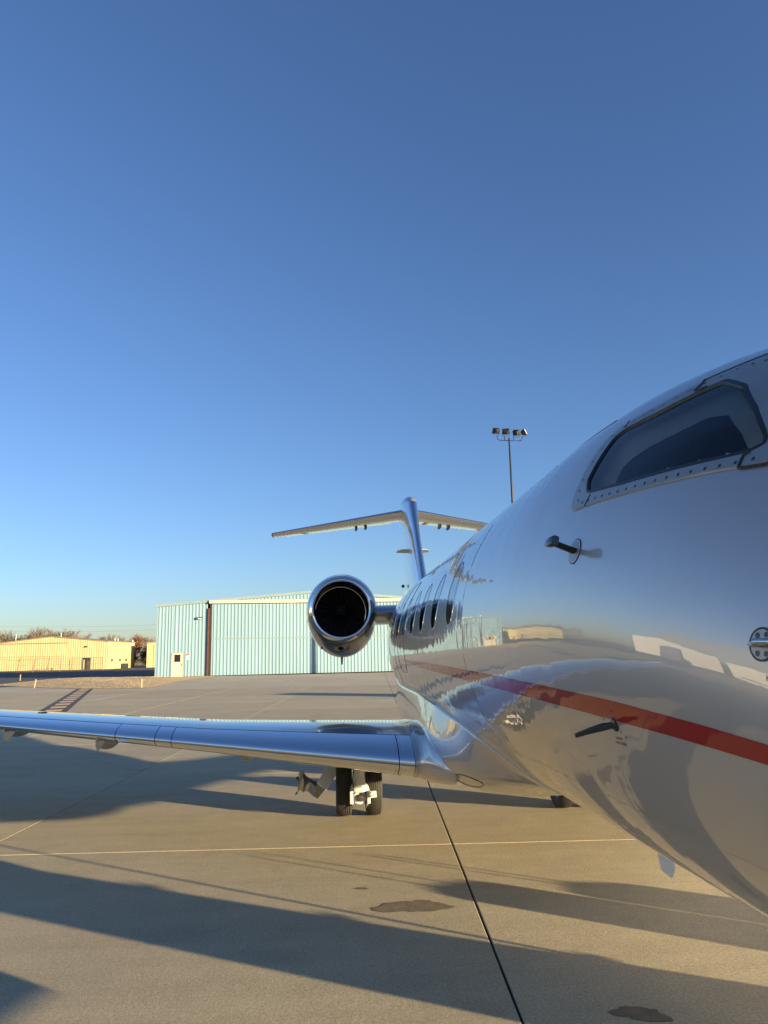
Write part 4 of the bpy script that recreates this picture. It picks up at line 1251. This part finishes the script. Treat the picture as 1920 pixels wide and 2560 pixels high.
g.box(PD[0] - .05, PD[0] + .028, -.08, .02, 0.03, PD[2] + .03); g.box(PD[1] - .028, PD[1] + .05, -.08, .02, 0.03, PD[2] + .03); g.box(PD[0] + .029, PD[1] - .029, -.08, .02, PD[2] - .018, PD[2] + .03)
g.build("door_frame", M['teal_trim'], pd)
G().box(PD[0] - .1, PD[1] + .1, -.25, .02, 0, .028).build("threshold", M['concrete'], pd)
sg_ = G().bbox(PD[1] + .28, PD[1] + .68, -.075, -.06, 1.85, 2.42, .004).build("notice_sign", M['white'], hg)
G().box(PD[1] + .285, PD[1] + .675, -.079, -.0755, 2.28, 2.415).build("sign_header", M['sign_red'], sg_)
g = G()
for r_i in range(4):
    for c_i in range(2): g.box(PD[1] + .36 + c_i * .13, PD[1] + .45 + c_i * .13, -.078, -.0755, 1.93 + r_i * .08, 1.955 + r_i * .08)
g.build("sign_print", M['sign_red'], sg_)
wl = G().bbox(4.45, 4.98, -.42, -.02, 6.28, 6.50, .02).build("wall_lamp", M['bronze'], hg)
G().box(4.50, 4.93, -.43, -.40, 6.26, 6.40).build("lamp_lens", M['lamp_glass'], wl)
g = G(); g.box(0, .12, -.06, .06, 0, EAVE - .05); g.box(W_ - .12, W_, -.06, .06, 0, EAVE - .05); g.build("corner_trim", M['teal_trim'], hg)

# yellow hangars
def simple_hangar(name, label, loc, rz, W, D, eave, ridge, wall, trim, door=None, ribs=.6, nw=8, group=None, plain_side=False):
    t = thing(name, label, "hangar", loc, rz, group)
    zt = lambda x: eave + (ridge - eave) * (1 - abs(x - W / 2) / (W / 2))
    for i in range(nw):
        a, b = W * i / nw, W * (i + 1) / nw
        corr_panel(a, b, .02, lambda x: zt(x) - .02, pitch=ribs, depth=.03).build("wall_panel", wall, t)
    for x_, sd in ((0.0, -1), (W, 1)):
        if plain_side: G().box(min(x_, x_ + .06 * sd), max(x_, x_ + .06 * sd), .02, D, .02, eave - .03).build("side_wall", wall, t)
        else: corr_panel(.02, D, .02, lambda q: eave - .03, pitch=ribs, depth=.03, y=x_, axis='y', side=sd).build("side_wall", wall, t)
    corr_panel(0, W, .02, lambda x: zt(x) - .02, pitch=ribs, depth=.03, y=D, side=1).build("back_wall", wall, t)
    g = G()
    for s in (0, 1):
        xa, xb = (-.25, W / 2) if s == 0 else (W / 2, W + .25)
        za, zb_ = (eave, ridge) if s == 0 else (ridge, eave)
        g.add([(xa, -.2, za), (xb, -.2, zb_), (xb, D + .2, zb_), (xa, D + .2, za), (xa, -.2, za + .15), (xb, -.2, zb_ + .15), (xb, D + .2, zb_ + .15), (xa, D + .2, za + .15)],
              [(0, 1, 2, 3), (4, 7, 6, 5), (0, 4, 5, 1), (1, 5, 6, 2), (2, 6, 7, 3), (3, 7, 4, 0)])
    g.build("roof", trim, t)
    return t
W1 = 24.0
yh = simple_hangar("yellow_hangar", "pale yellow metal hangar with low gable behind the leaning fence", (-72.27, 166.1, 0), R(-2.7), W1, 19, 5.85, 7.1, M['yellow'], M['yellow_trim'], ribs=.5, nw=12, plain_side=True)
G().box(.5, 15.7, -.30, -.06, 5.72, 5.88).build("door_track", M['yellow_trim'], yh)
for i in range(3):
    a = .6 + i * 5.0
    lf = corr_panel(a, a + 4.97, .05, lambda q: 5.72, pitch=.5, depth=.03, y=-.10).build("sliding_door", M['yellow'], yh)
    G().box(a, a + 4.97, -.20, -.155, 2.95, 3.02).build("mid_rail", M['yellow_trim'], lf)
G().box(16.2, 17.1, -.12, -.06, .05, 2.3).build("entry_door", M['yellow'], yh)
ow = G().box(18.8, 20.6, -.09, -.058, .05, 2.55).build("dark_doorway", M['dark_open'], yh)
G().box(19.1, 19.35, -.16, -.1, .05, 2.1).build("door_leaf", M['yellow'], ow)
G().box(19.8, 20.5, -.16, -.1, .05, 1.9).build("doorway_screen", M['asphalt'], ow)
G().bbox(19.35, 19.8, -.35, -.06, 4.75, 5.02, .02).build("wall_lamp", M['bronze'], yh)
for yy in (2.6, 8.0, 12.2):
    fr = G().box(W1 + .065, W1 + .09, yy, yy + 1.35, 1.6, 2.15).build("window", M['glass_dark'], yh)
    G().box(W1 + .066, W1 + .10, yy + .64, yy + .70, 1.6, 2.15).build("window_frame", M['white'], fr)
for yy in (0.1, 5.6, 10.8, 18.6):
    G().box(W1 + .065, W1 + .14, yy, yy + .14, .05, 5.6).build("downpipe", M['yellow_trim'], yh)
G().box(W1 + .3, W1 + 1.3, 9.2, 10.8, .05, 1.1).build("air_conditioner", M['gear_dark'], yh)
y2 = simple_hangar("yellow_hangar", "second yellow hangar, only its corner showing beside the teal hangar", (-43.0, 178.0, 0), R(3), 24, 20, 5.6, 6.8, M['yellow'], M['yellow_trim'], ribs=.55, nw=8)
G().box(1.6, 14, -.10, -.058, .05, 4.9).build("sliding_door", M['yellow'], y2)
G().box(1.5, 14.1, -.14, -.10, 4.91, 5.05).build("door_track", M['yellow_trim'], y2)
for x, y, z, h, lb in ((-72.9, 178, 0, 8.1, "leftmost thin white vent pole behind the yellow hangar roof"), (-63.8, 181, 0, 8.3, "white mast behind the yellow hangar ridge, second from the left"),
                       (-53.2, 188, 0, 7.0, "short white mast above the right slope of the yellow hangar"), (-53.6, 192, 0, 7.0, "thin white mast beside the short one above the yellow hangar"), (-50.0, 192, 0, 6.6, "small white mast near the right end of the yellow hangar")):
    setorg((x, y, 0)); g = G(); g.tube([(x, y, 0), (x, y, h)], .05, 6); g.tube([(x, y, h - .02), (x, y, h + .12)], .09, 6)
    g.build("mast", M['hub'], label=lb, category="mast"); setorg()

# fence in front of the yellow hangar
fpts = [(-70.5, 138.0), (-66, 140.5), (-62.0, 142.5), (-58.6, 144.6), (-56.4, 146.4), (-54.4, 148.2), (-52.6, 149.8), (-50.9, 151.4), (-49.4, 152.8), (-47.6, 154.4), (-46.2, 155.6)]
fe = thing("leaning_fence", "long wire fence with leaning posts standing in front of the yellow hangar", "fence", (fpts[0][0], fpts[0][1], 0))
setorg((fpts[0][0], fpts[0][1], 0))
lean = [.1, .35, -.05, .5, .45, .3, .25, .1, .05, 0, 0]
FH = 2.5
for i, (x, y) in enumerate(fpts):
    g = G(); g.tube([(x - .1, y, 0), (x - .1 + lean[i], y, FH + .1)], .07, 6); g.build("post", M['wire'], fe)
for i in range(len(fpts) - 1):
    (x0, y0), (x1, y1) = fpts[i], fpts[i + 1]; l0, l1 = lean[i], lean[i + 1]
    g = G(); g.tube([(x0 - .1 + l0, y0, FH), (x1 - .1 + l1, y1, FH - (.25 if i in (2, 3) else 0))], .035, 5); g.tube([(x0, y0, .15), (x1, y1, .15)], .03, 5)
    g.tube([(x0 + l0 * .5, y0, FH * .5), (x1 + l1 * .5, y1, FH * .5)], .02, 5)
    g.build("rail", M['wire'], fe)
    g = G(); m = 14
    for k in range(1, m):
        t = k / m; xx, yy = x0 + (x1 - x0) * t, y0 + (y1 - y0) * t; ll = l0 + (l1 - l0) * t
        g.tube([(xx - .1, yy, .1), (xx - .1 + ll, yy, FH)], .010, 3, cap=False)
    for k in range(1, 8):
        z = FH * k / 8; g.tube([(x0 - .1 + l0 * k / 8, y0, z), (x1 - .1 + l1 * k / 8, y1, z)], .008, 3, cap=False)
    g.build("wire_mesh", M['wire'], fe, fix=False, kind='stuff')
setorg()

# marker stakes
for x, y, ln_, lb in ((-33.4, 83.4, 0, "pale yellow marker stake on the asphalt behind the grass island"), (-23.0, 60.2, .08, "slightly leaning yellow marker stake at the left front of the grass island"), (-13.5, 54.8, 0, "yellow marker stake at the right front edge of the grass island")):
    setorg((x, y, 0)); g = G(); g.loft([[(x + dx + ln_ * z / .6, y + dy, z) for dx, dy in ((-.035, -.02), (.035, -.02), (.035, .02), (-.035, .02))] for z in (0, .62, .66)])
    g.build("marker_stake", M['stake'], label=lb, category="stake", group="marker stakes round the grass island"); setorg()

# floodlight mast
FX, FY = 18.2, 70.5
fl = thing("floodlight_mast", "tall dark floodlight pole with four lamps rising behind the jet", "light pole", (FX, FY, 0))
setorg((FX, FY, 0))
g = G(); g.tube([(FX, FY, 0), (FX, FY, 10), (FX, FY, 17), (FX, FY, 23.3)], [.26, .17, .115, .075], 14); g.build("pole", M['pole'], fl, smooth=True)
g = G(); g.tube([(17.0, FY, 23.55), (17.0, FY, 23.3), (17.08, FY, 23.12), (17.25, FY, 23.05), (18.2, FY, 23.02), (19.35, FY, 22.98), (19.5, FY, 23.05), (19.56, FY, 23.2), (19.58, FY, 23.45)], .045, 8)
g.tube([(17.75, FY, 23.03), (17.75, FY, 23.45)], .05, 8); g.tube([(18.7, FY, 23.0), (18.7, FY, 23.4)], .05, 8); g.build("crossarm", M['pole'], fl, smooth=True)
for x, z, yaw, tilt, roll_ in ((16.95, 24.0, .5, .5, .12), (17.9, 23.92, -.25, .55, 0.), (18.95, 23.8, -.9, .5, -.25), (19.75, 23.85, -2.0, .35, -.2)):
    mtx = Matrix.Translation((x, FY, z)) @ Matrix.Rotation(yaw + PI, 4, 'Z') @ Matrix.Rotation(roll_, 4, 'Y') @ Matrix.Rotation(-tilt, 4, 'X')
    def tr(gg): gg.v = [tuple(mtx @ Vector(p)) for p in gg.v]; return gg
    g = G(); g.loft([[(a * w, y, b * h) for a, b in ((-1, -1), (1, -1), (1, 1), (-1, 1))] for y, w, h in ((-.22, .36, .30), (-.12, .36, .30), (.18, .28, .22), (.26, .15, .12))])
    lamp = tr(g).build("floodlight", M['bronze'], fl)
    g = G(); g.box(-.33, .33, -.235, -.222, -.27, .27); tr(g).build("lamp_glass", M['lamp_glass'], lamp)
    g = G(); g.tube([(-.38, 0, .0), (-.38, 0, -.42), (.38, 0, -.42), (.38, 0, .0)], .022, 6); tr(g).build("bracket", M['pole'], lamp)
setorg()

# ------------------------------------------------------------------ bare trees
def make_tree_meshes(seed, H_=11.5, leafy=False):
    rn = random.Random(seed); gt_, gc = G(), G()
    def tri_tube(gg, a, b, ra, rb, n=4):
        d = (b - a)
        if d.length < 1e-4: return
        d.normalize(); up = Vector((0, 0, 1)) if abs(d.z) < .9 else Vector((1, 0, 0))
        s = d.cross(up).normalized(); t = s.cross(d)
        v = []
        for p, r in ((a, ra), (b, rb)):
            for k in range(n): v.append(tuple(p + (s * math.cos(2 * PI * k / n) + t * math.sin(2 * PI * k / n)) * r))
        gg.add(v, [(k, (k + 1) % n, n + (k + 1) % n, n + k) for k in range(n)])
    def grow(p, d, L, r, lvl):
        steps = 3; q = p
        for i in range(steps):
            d2 = (d + Vector((rn.uniform(-1, 1), rn.uniform(-1, 1), rn.uniform(-.2, .6))) * .18).normalized()
            nq = q + d2 * (L / steps)
            r2 = r * (1 - .13 * (i + 1))
            tri_tube(gt_ if lvl < 2 else gc, q, nq, r * (1 - .13 * i), r2, 5 if lvl < 2 else 3)
            q, d = nq, d2
            if lvl < 4 and (lvl > 0 or i > 0):
                for _ in range(2 if lvl < 3 else 3):
                    if rn.random() < .85:
                        ax = Vector((rn.uniform(-1, 1), rn.uniform(-1, 1), rn.uniform(-.4, .6))).normalized()
                        nd = (d * .75 + ax * .75).normalized()
                        grow(q, nd, L * rn.uniform(.5, .68), r2 * .5, lvl + 1)
        if lvl < 4:
            for _ in range(2):
                ax = Vector((rn.uniform(-1, 1), rn.uniform(-1, 1), rn.uniform(-.2, .7))).normalized()
                grow(q, (d + ax * .5).normalized(), L * .62, r * .6, lvl + 1)
    grow(Vector((0, 0, 0)), Vector((0, 0, 1)), H_ * .40, H_ * .022, 0)
    return gt_, gc
protos = []
for sd in range(4):
    t = thing("bare_tree", "", "tree")
    a, b = make_tree_meshes(sd + 20)
    a.build("trunk", M['bark'], t, fix=False); b.build("crown", M['twig'], t, fix=False, smooth=False)
    zmax = max(p[2] for p in b.v)
    protos.append((t, zmax))
tree_spec = [(-106.4, 240, 12.3), (-102.1, 238, 11.2), (-98.7, 243, 12.2), (-93.8, 236, 10.6), (-91.5, 240, 12.5), (-89.1, 245, 12.9), (-86.3, 238, 12.6), (-83.8, 242, 11.4), (-81.4, 240, 11.7), (-78.5, 237, 10.0),
             (-75.6, 246, 9.0), (-73.3, 240, 9.4), (-70.5, 243, 10.3), (-67.8, 240, 9.9), (-65.0, 238, 9.0), (-62.2, 242, 9.8), (-60.1, 236, 10.0), (-57.6, 241, 9.3), (-112, 244, 11), (-118, 240, 12), (-95.5, 250, 11.5), (-87.5, 252, 12.0), (-54.5, 243, 9.5), (-51, 240, 9), (-100.5, 252, 11)]
tl_ = []
for i, (x, y, h) in enumerate(tree_spec):
    pr, zm = protos[i % 4]
    c = pr if i < 4 else copy_tree(pr)
    c.location = (x, y, 0); s = h / zm; c.scale = (s * 1.15, s * 1.15, s); c.rotation_euler = (0, 0, i * 1.7)
    if x < -97: c['label'] = "bare winter tree in the clump behind the left end of the yellow hangar"; c['group'] = "bare trees behind the left end of the yellow hangar"
    elif x < -77: c['label'] = "bare winter tree in the tall clump behind the yellow hangar ridge"; c['group'] = "bare trees behind the yellow hangar ridge"
    else: c['label'] = "lower bare tree in the row between the yellow and teal hangars"; c['group'] = "bare trees between the hangars"
# brown-leaved oak in the gap
def leafy(loc, h, w, seed, label):
    t = thing("brown_leaved_tree", label, "tree", loc)
    rn = random.Random(seed); g = G()
    g.tube([(0, 0, 0), (.1, 0, h * .5), (0, .1, h * .85)], [.25, .16, .05], 8)
    for k in range(9):
        a = k * 2.4; z0_ = h * (.15 + .07 * k); g.tube([(0, 0, z0_), (w * .6 * math.cos(a), w * .6 * math.sin(a), z0_ + h * .15)], [.08, .02], 5)
    g.build("trunk", M['bark'], t)
    g = G(); clumps = [(rn.gauss(0, w * .42), rn.gauss(0, w * .42), h * rn.uniform(.12, .95)) for _ in range(46)]
    for i in range(5200):
        c = clumps[rn.randrange(len(clumps))]; k = 1 - .55 * (c[2] / h)
        p = Vector((c[0] * k + rn.gauss(0, .42), c[1] * k + rn.gauss(0, .42), max(.15, c[2] + rn.gauss(0, .42))))
        u = Vector((rn.gauss(0, 1), rn.gauss(0, 1), rn.gauss(0, 1))).normalized() * .13; w_ = u.cross(Vector((rn.gauss(0, 1), rn.gauss(0, 1), rn.gauss(0, 1)))).normalized() * .10
        g.add([tuple(p - u), tuple(p + w_), tuple(p + u), tuple(p - w_)], [(0, 1, 2, 3)])
    g.build("crown", M['leaf_brown'], t, fix=False)
leafy((-50.6, 196, 0), 7.6, 4.2, 5, "rust brown tree still holding its leaves, in the gap beside the second yellow hangar")
leafy((-46.6, 200, 0), 6.6, 3.6, 9, "smaller rust brown tree in the gap, nearer the second yellow hangar")
# tangled undergrowth below the bare trees
rn = random.Random(77); g = G()
for i in range(26000):
    x = rn.uniform(-125, -44); y = rn.uniform(228, 262); hh = abs(rn.gauss(0, 1)) * 1.5 + 1.2
    z0_ = rn.uniform(0, hh); l = rn.uniform(.5, 1.6); a = rn.uniform(0, 6.28); w = rn.uniform(.02, .05)
    d = Vector((math.cos(a) * .5, math.sin(a) * .5, 1)).normalized() * l
    g.add([(x - w, y, z0_), (x + w, y, z0_), (x + d.x, y + d.y, z0_ + d.z)], [(0, 1, 2)])
g.build("undergrowth", M['twig'], fix=False, kind='stuff', label="tangle of bare brush under the far trees", category="brush")
# power line
for x, lb in ((-128, "far wooden power pole left of the trees"), (-30, "far wooden power pole hidden behind the teal hangar")):
    setorg((x, 262, 0)); g = G(); g.tube([(x, 262, 0), (x, 262, 15.4)], [.2, .13], 6); g.box(x - 1.2, x + 1.2, 261.9, 262.1, 14.6, 14.8); g.build("power_pole", M['bark'], label=lb, category="pole"); setorg()
for k, z in enumerate((14.9, 13.2)):
    setorg((-128, 262, 0)); g = G(); g.tube([(-128 + 98 * t, 262, z - 1.6 * 4 * t * (1 - t)) for t in [i / 14 for i in range(15)]], .02, 3)
    g.build("power_cable", M['wire'], label=("upper" if k == 0 else "lower") + " power cable strung behind the bare trees", category="cable"); setorg()

# ------------------------------------------------------------------ what stands left of the frame (mirrored in the skin)
simple_hangar("white_hangar", "white metal hangar beyond the left edge, mirrored in the nose", (-92, 96, 0), R(35), 24, 22, 8, 10, M['hangar_white'], M['roof'], ribs=.8, nw=4)
simple_hangar("white_hangar", "lower white hangar beside a grey one, mirrored in the nose", (-98, 62, 0), R(54), 26, 20, 6, 7.5, M['hangar_white'], M['roof'], ribs=.8, nw=4)
simple_hangar("grey_hangar", "large dark grey hangar standing behind the parked cars", (-140, 70, 0), R(60), 70, 30, 15, 23, M['hangar_grey'], M['hangar_grey'], ribs=.8, nw=4)
simple_hangar("cream_hangar", "big cream hangar wall nearest on the left, mirrored by the pitot probe", (-66, 8, 0), R(78), 26, 18, 9, 11, M['hangar_white'], M['roof'], ribs=.8, nw=4)
def car(loc, rz, m, label):
    t = thing("parked_car", label, "car", loc, rz, "cars parked left of the apron")
    L_ = 4.5; prof = [(-2.25, .35), (-2.25, .75), (-2.1, .95), (-1.3, 1.02), (-.7, 1.45), (.9, 1.47), (1.6, 1.05), (2.15, .98), (2.25, .7), (2.25, .35)]
    g = G(); g.prism([(x, -.88, z) for x, z in prof], (0, 1.76, 0)); g.build("body", m, t, smooth=20)
    g = G(); g.prism([(x, -.885, z) for x, z in ((-1.2, 1.03), (-.68, 1.38), (.86, 1.40), (1.4, 1.06))], (0, 1.77, 0)); g.build("side_windows", M['glass_dark'], t)
    for x in (-1.4, 1.4):
        for y in (-.82, .82):
            g = G(); g.lathe([(-.1, .001), (-.1, .32), (.1, .32), (.1, .001)], (x, y, .32), 'y', 16); g.build("wheel", M['tyre'], t)
    for y in (-.6, .6): G().bbox(-2.27, -2.2, y - .18, y + .18, .62, .76, .01).build("headlight", M['lamp_glass'], t)
for i, (x, y, m, lb) in enumerate(((-58, 55, 'car_white', "white car at the far end of the row left of the apron"), (-60, 49.5, 'car_dark', "dark car second from the far end of the row"), (-61, 44, 'car_white', "white car in the middle of the row, before the grey hangar"),
                                   (-61.5, 38.5, 'car_white', "white car next to the last one, before the grey hangar"), (-61.5, 32, 'car_dark', "dark car at the near end of the row left of the apron"))):
    car((x, y, 0), R(20), M[m], lb)
# unseen things beyond the jet, added for the shadows they throw
def shadow_suitcase(loc, rz, w, d, h, label):
    t = thing("shadow_suitcase", label, "shadow_suitcase", loc, rz, "unseen luggage added for its shadow by the airstair")
    g = G(); g.bbox(-w / 2, w / 2, -d / 2, d / 2, .05, h, .03); g.build("shell", M['case'], t)
    g = G(); g.tube([(-.1, 0, h), (-.1, 0, h + .28), (.1, 0, h + .28), (.1, 0, h)], .01, 6); g.build("handle", M['hub'], t)
    for x in (-w / 2 + .05, w / 2 - .05):
        g = G(); g.lathe([(-.02, .03), (.02, .03)], (x, 0, .03), 'y', 10); g.build("wheel", M['tyre'], t)
shadow_suitcase((5.0, 4.12, 0), .3, .5, .3, .60, "unseen upright black case added for its low shadow beside the airstair foot")
shadow_suitcase((5.4, 4.5, 0), -.2, .55, .35, .48, "unseen low black case added for its shadow behind the taller one by the airstair")
# unseen fuel truck added for its shadow on the concrete behind the wing
ft = thing("shadow_truck", "unseen white fuel truck added for its shadow on the far side of the jet", "truck", (16.5, 27.5, 0), R(140))
g = G(); rings = []
for x in (-3.0, -2.9, 1.6, 1.7):
    k = .85 if x in (-3.0, 1.7) else 1.
    rings.append([(x, 1.05 * k * math.cos(a), 1.75 + .75 * k * math.sin(a)) for a in [2 * PI * q / 28 for q in range(28)]])
g.loft(rings); g.build("tank", M['white'], ft, smooth=40)
G().bbox(2.0, 3.7, -1.05, 1.05, .6, 2.5, .12).build("cab", M['white'], ft)
G().box(3.702, 3.72, -.9, .9, 1.55, 2.3).build("windscreen", M['glass_dark'], ft)
G().bbox(-3.1, 3.8, -.5, .5, .55, .8, .02).build("chassis", M['gear_dark'], ft)
for x in (-2.2, -1.1, 2.8):
    for y in (-.9, .9):
        g = G(); g.lathe([(-.14, .001), (-.14, .46), (.14, .46), (.14, .001)], (x, y, .46), 'y', 20); g.build("wheel", M['tyre'], ft)
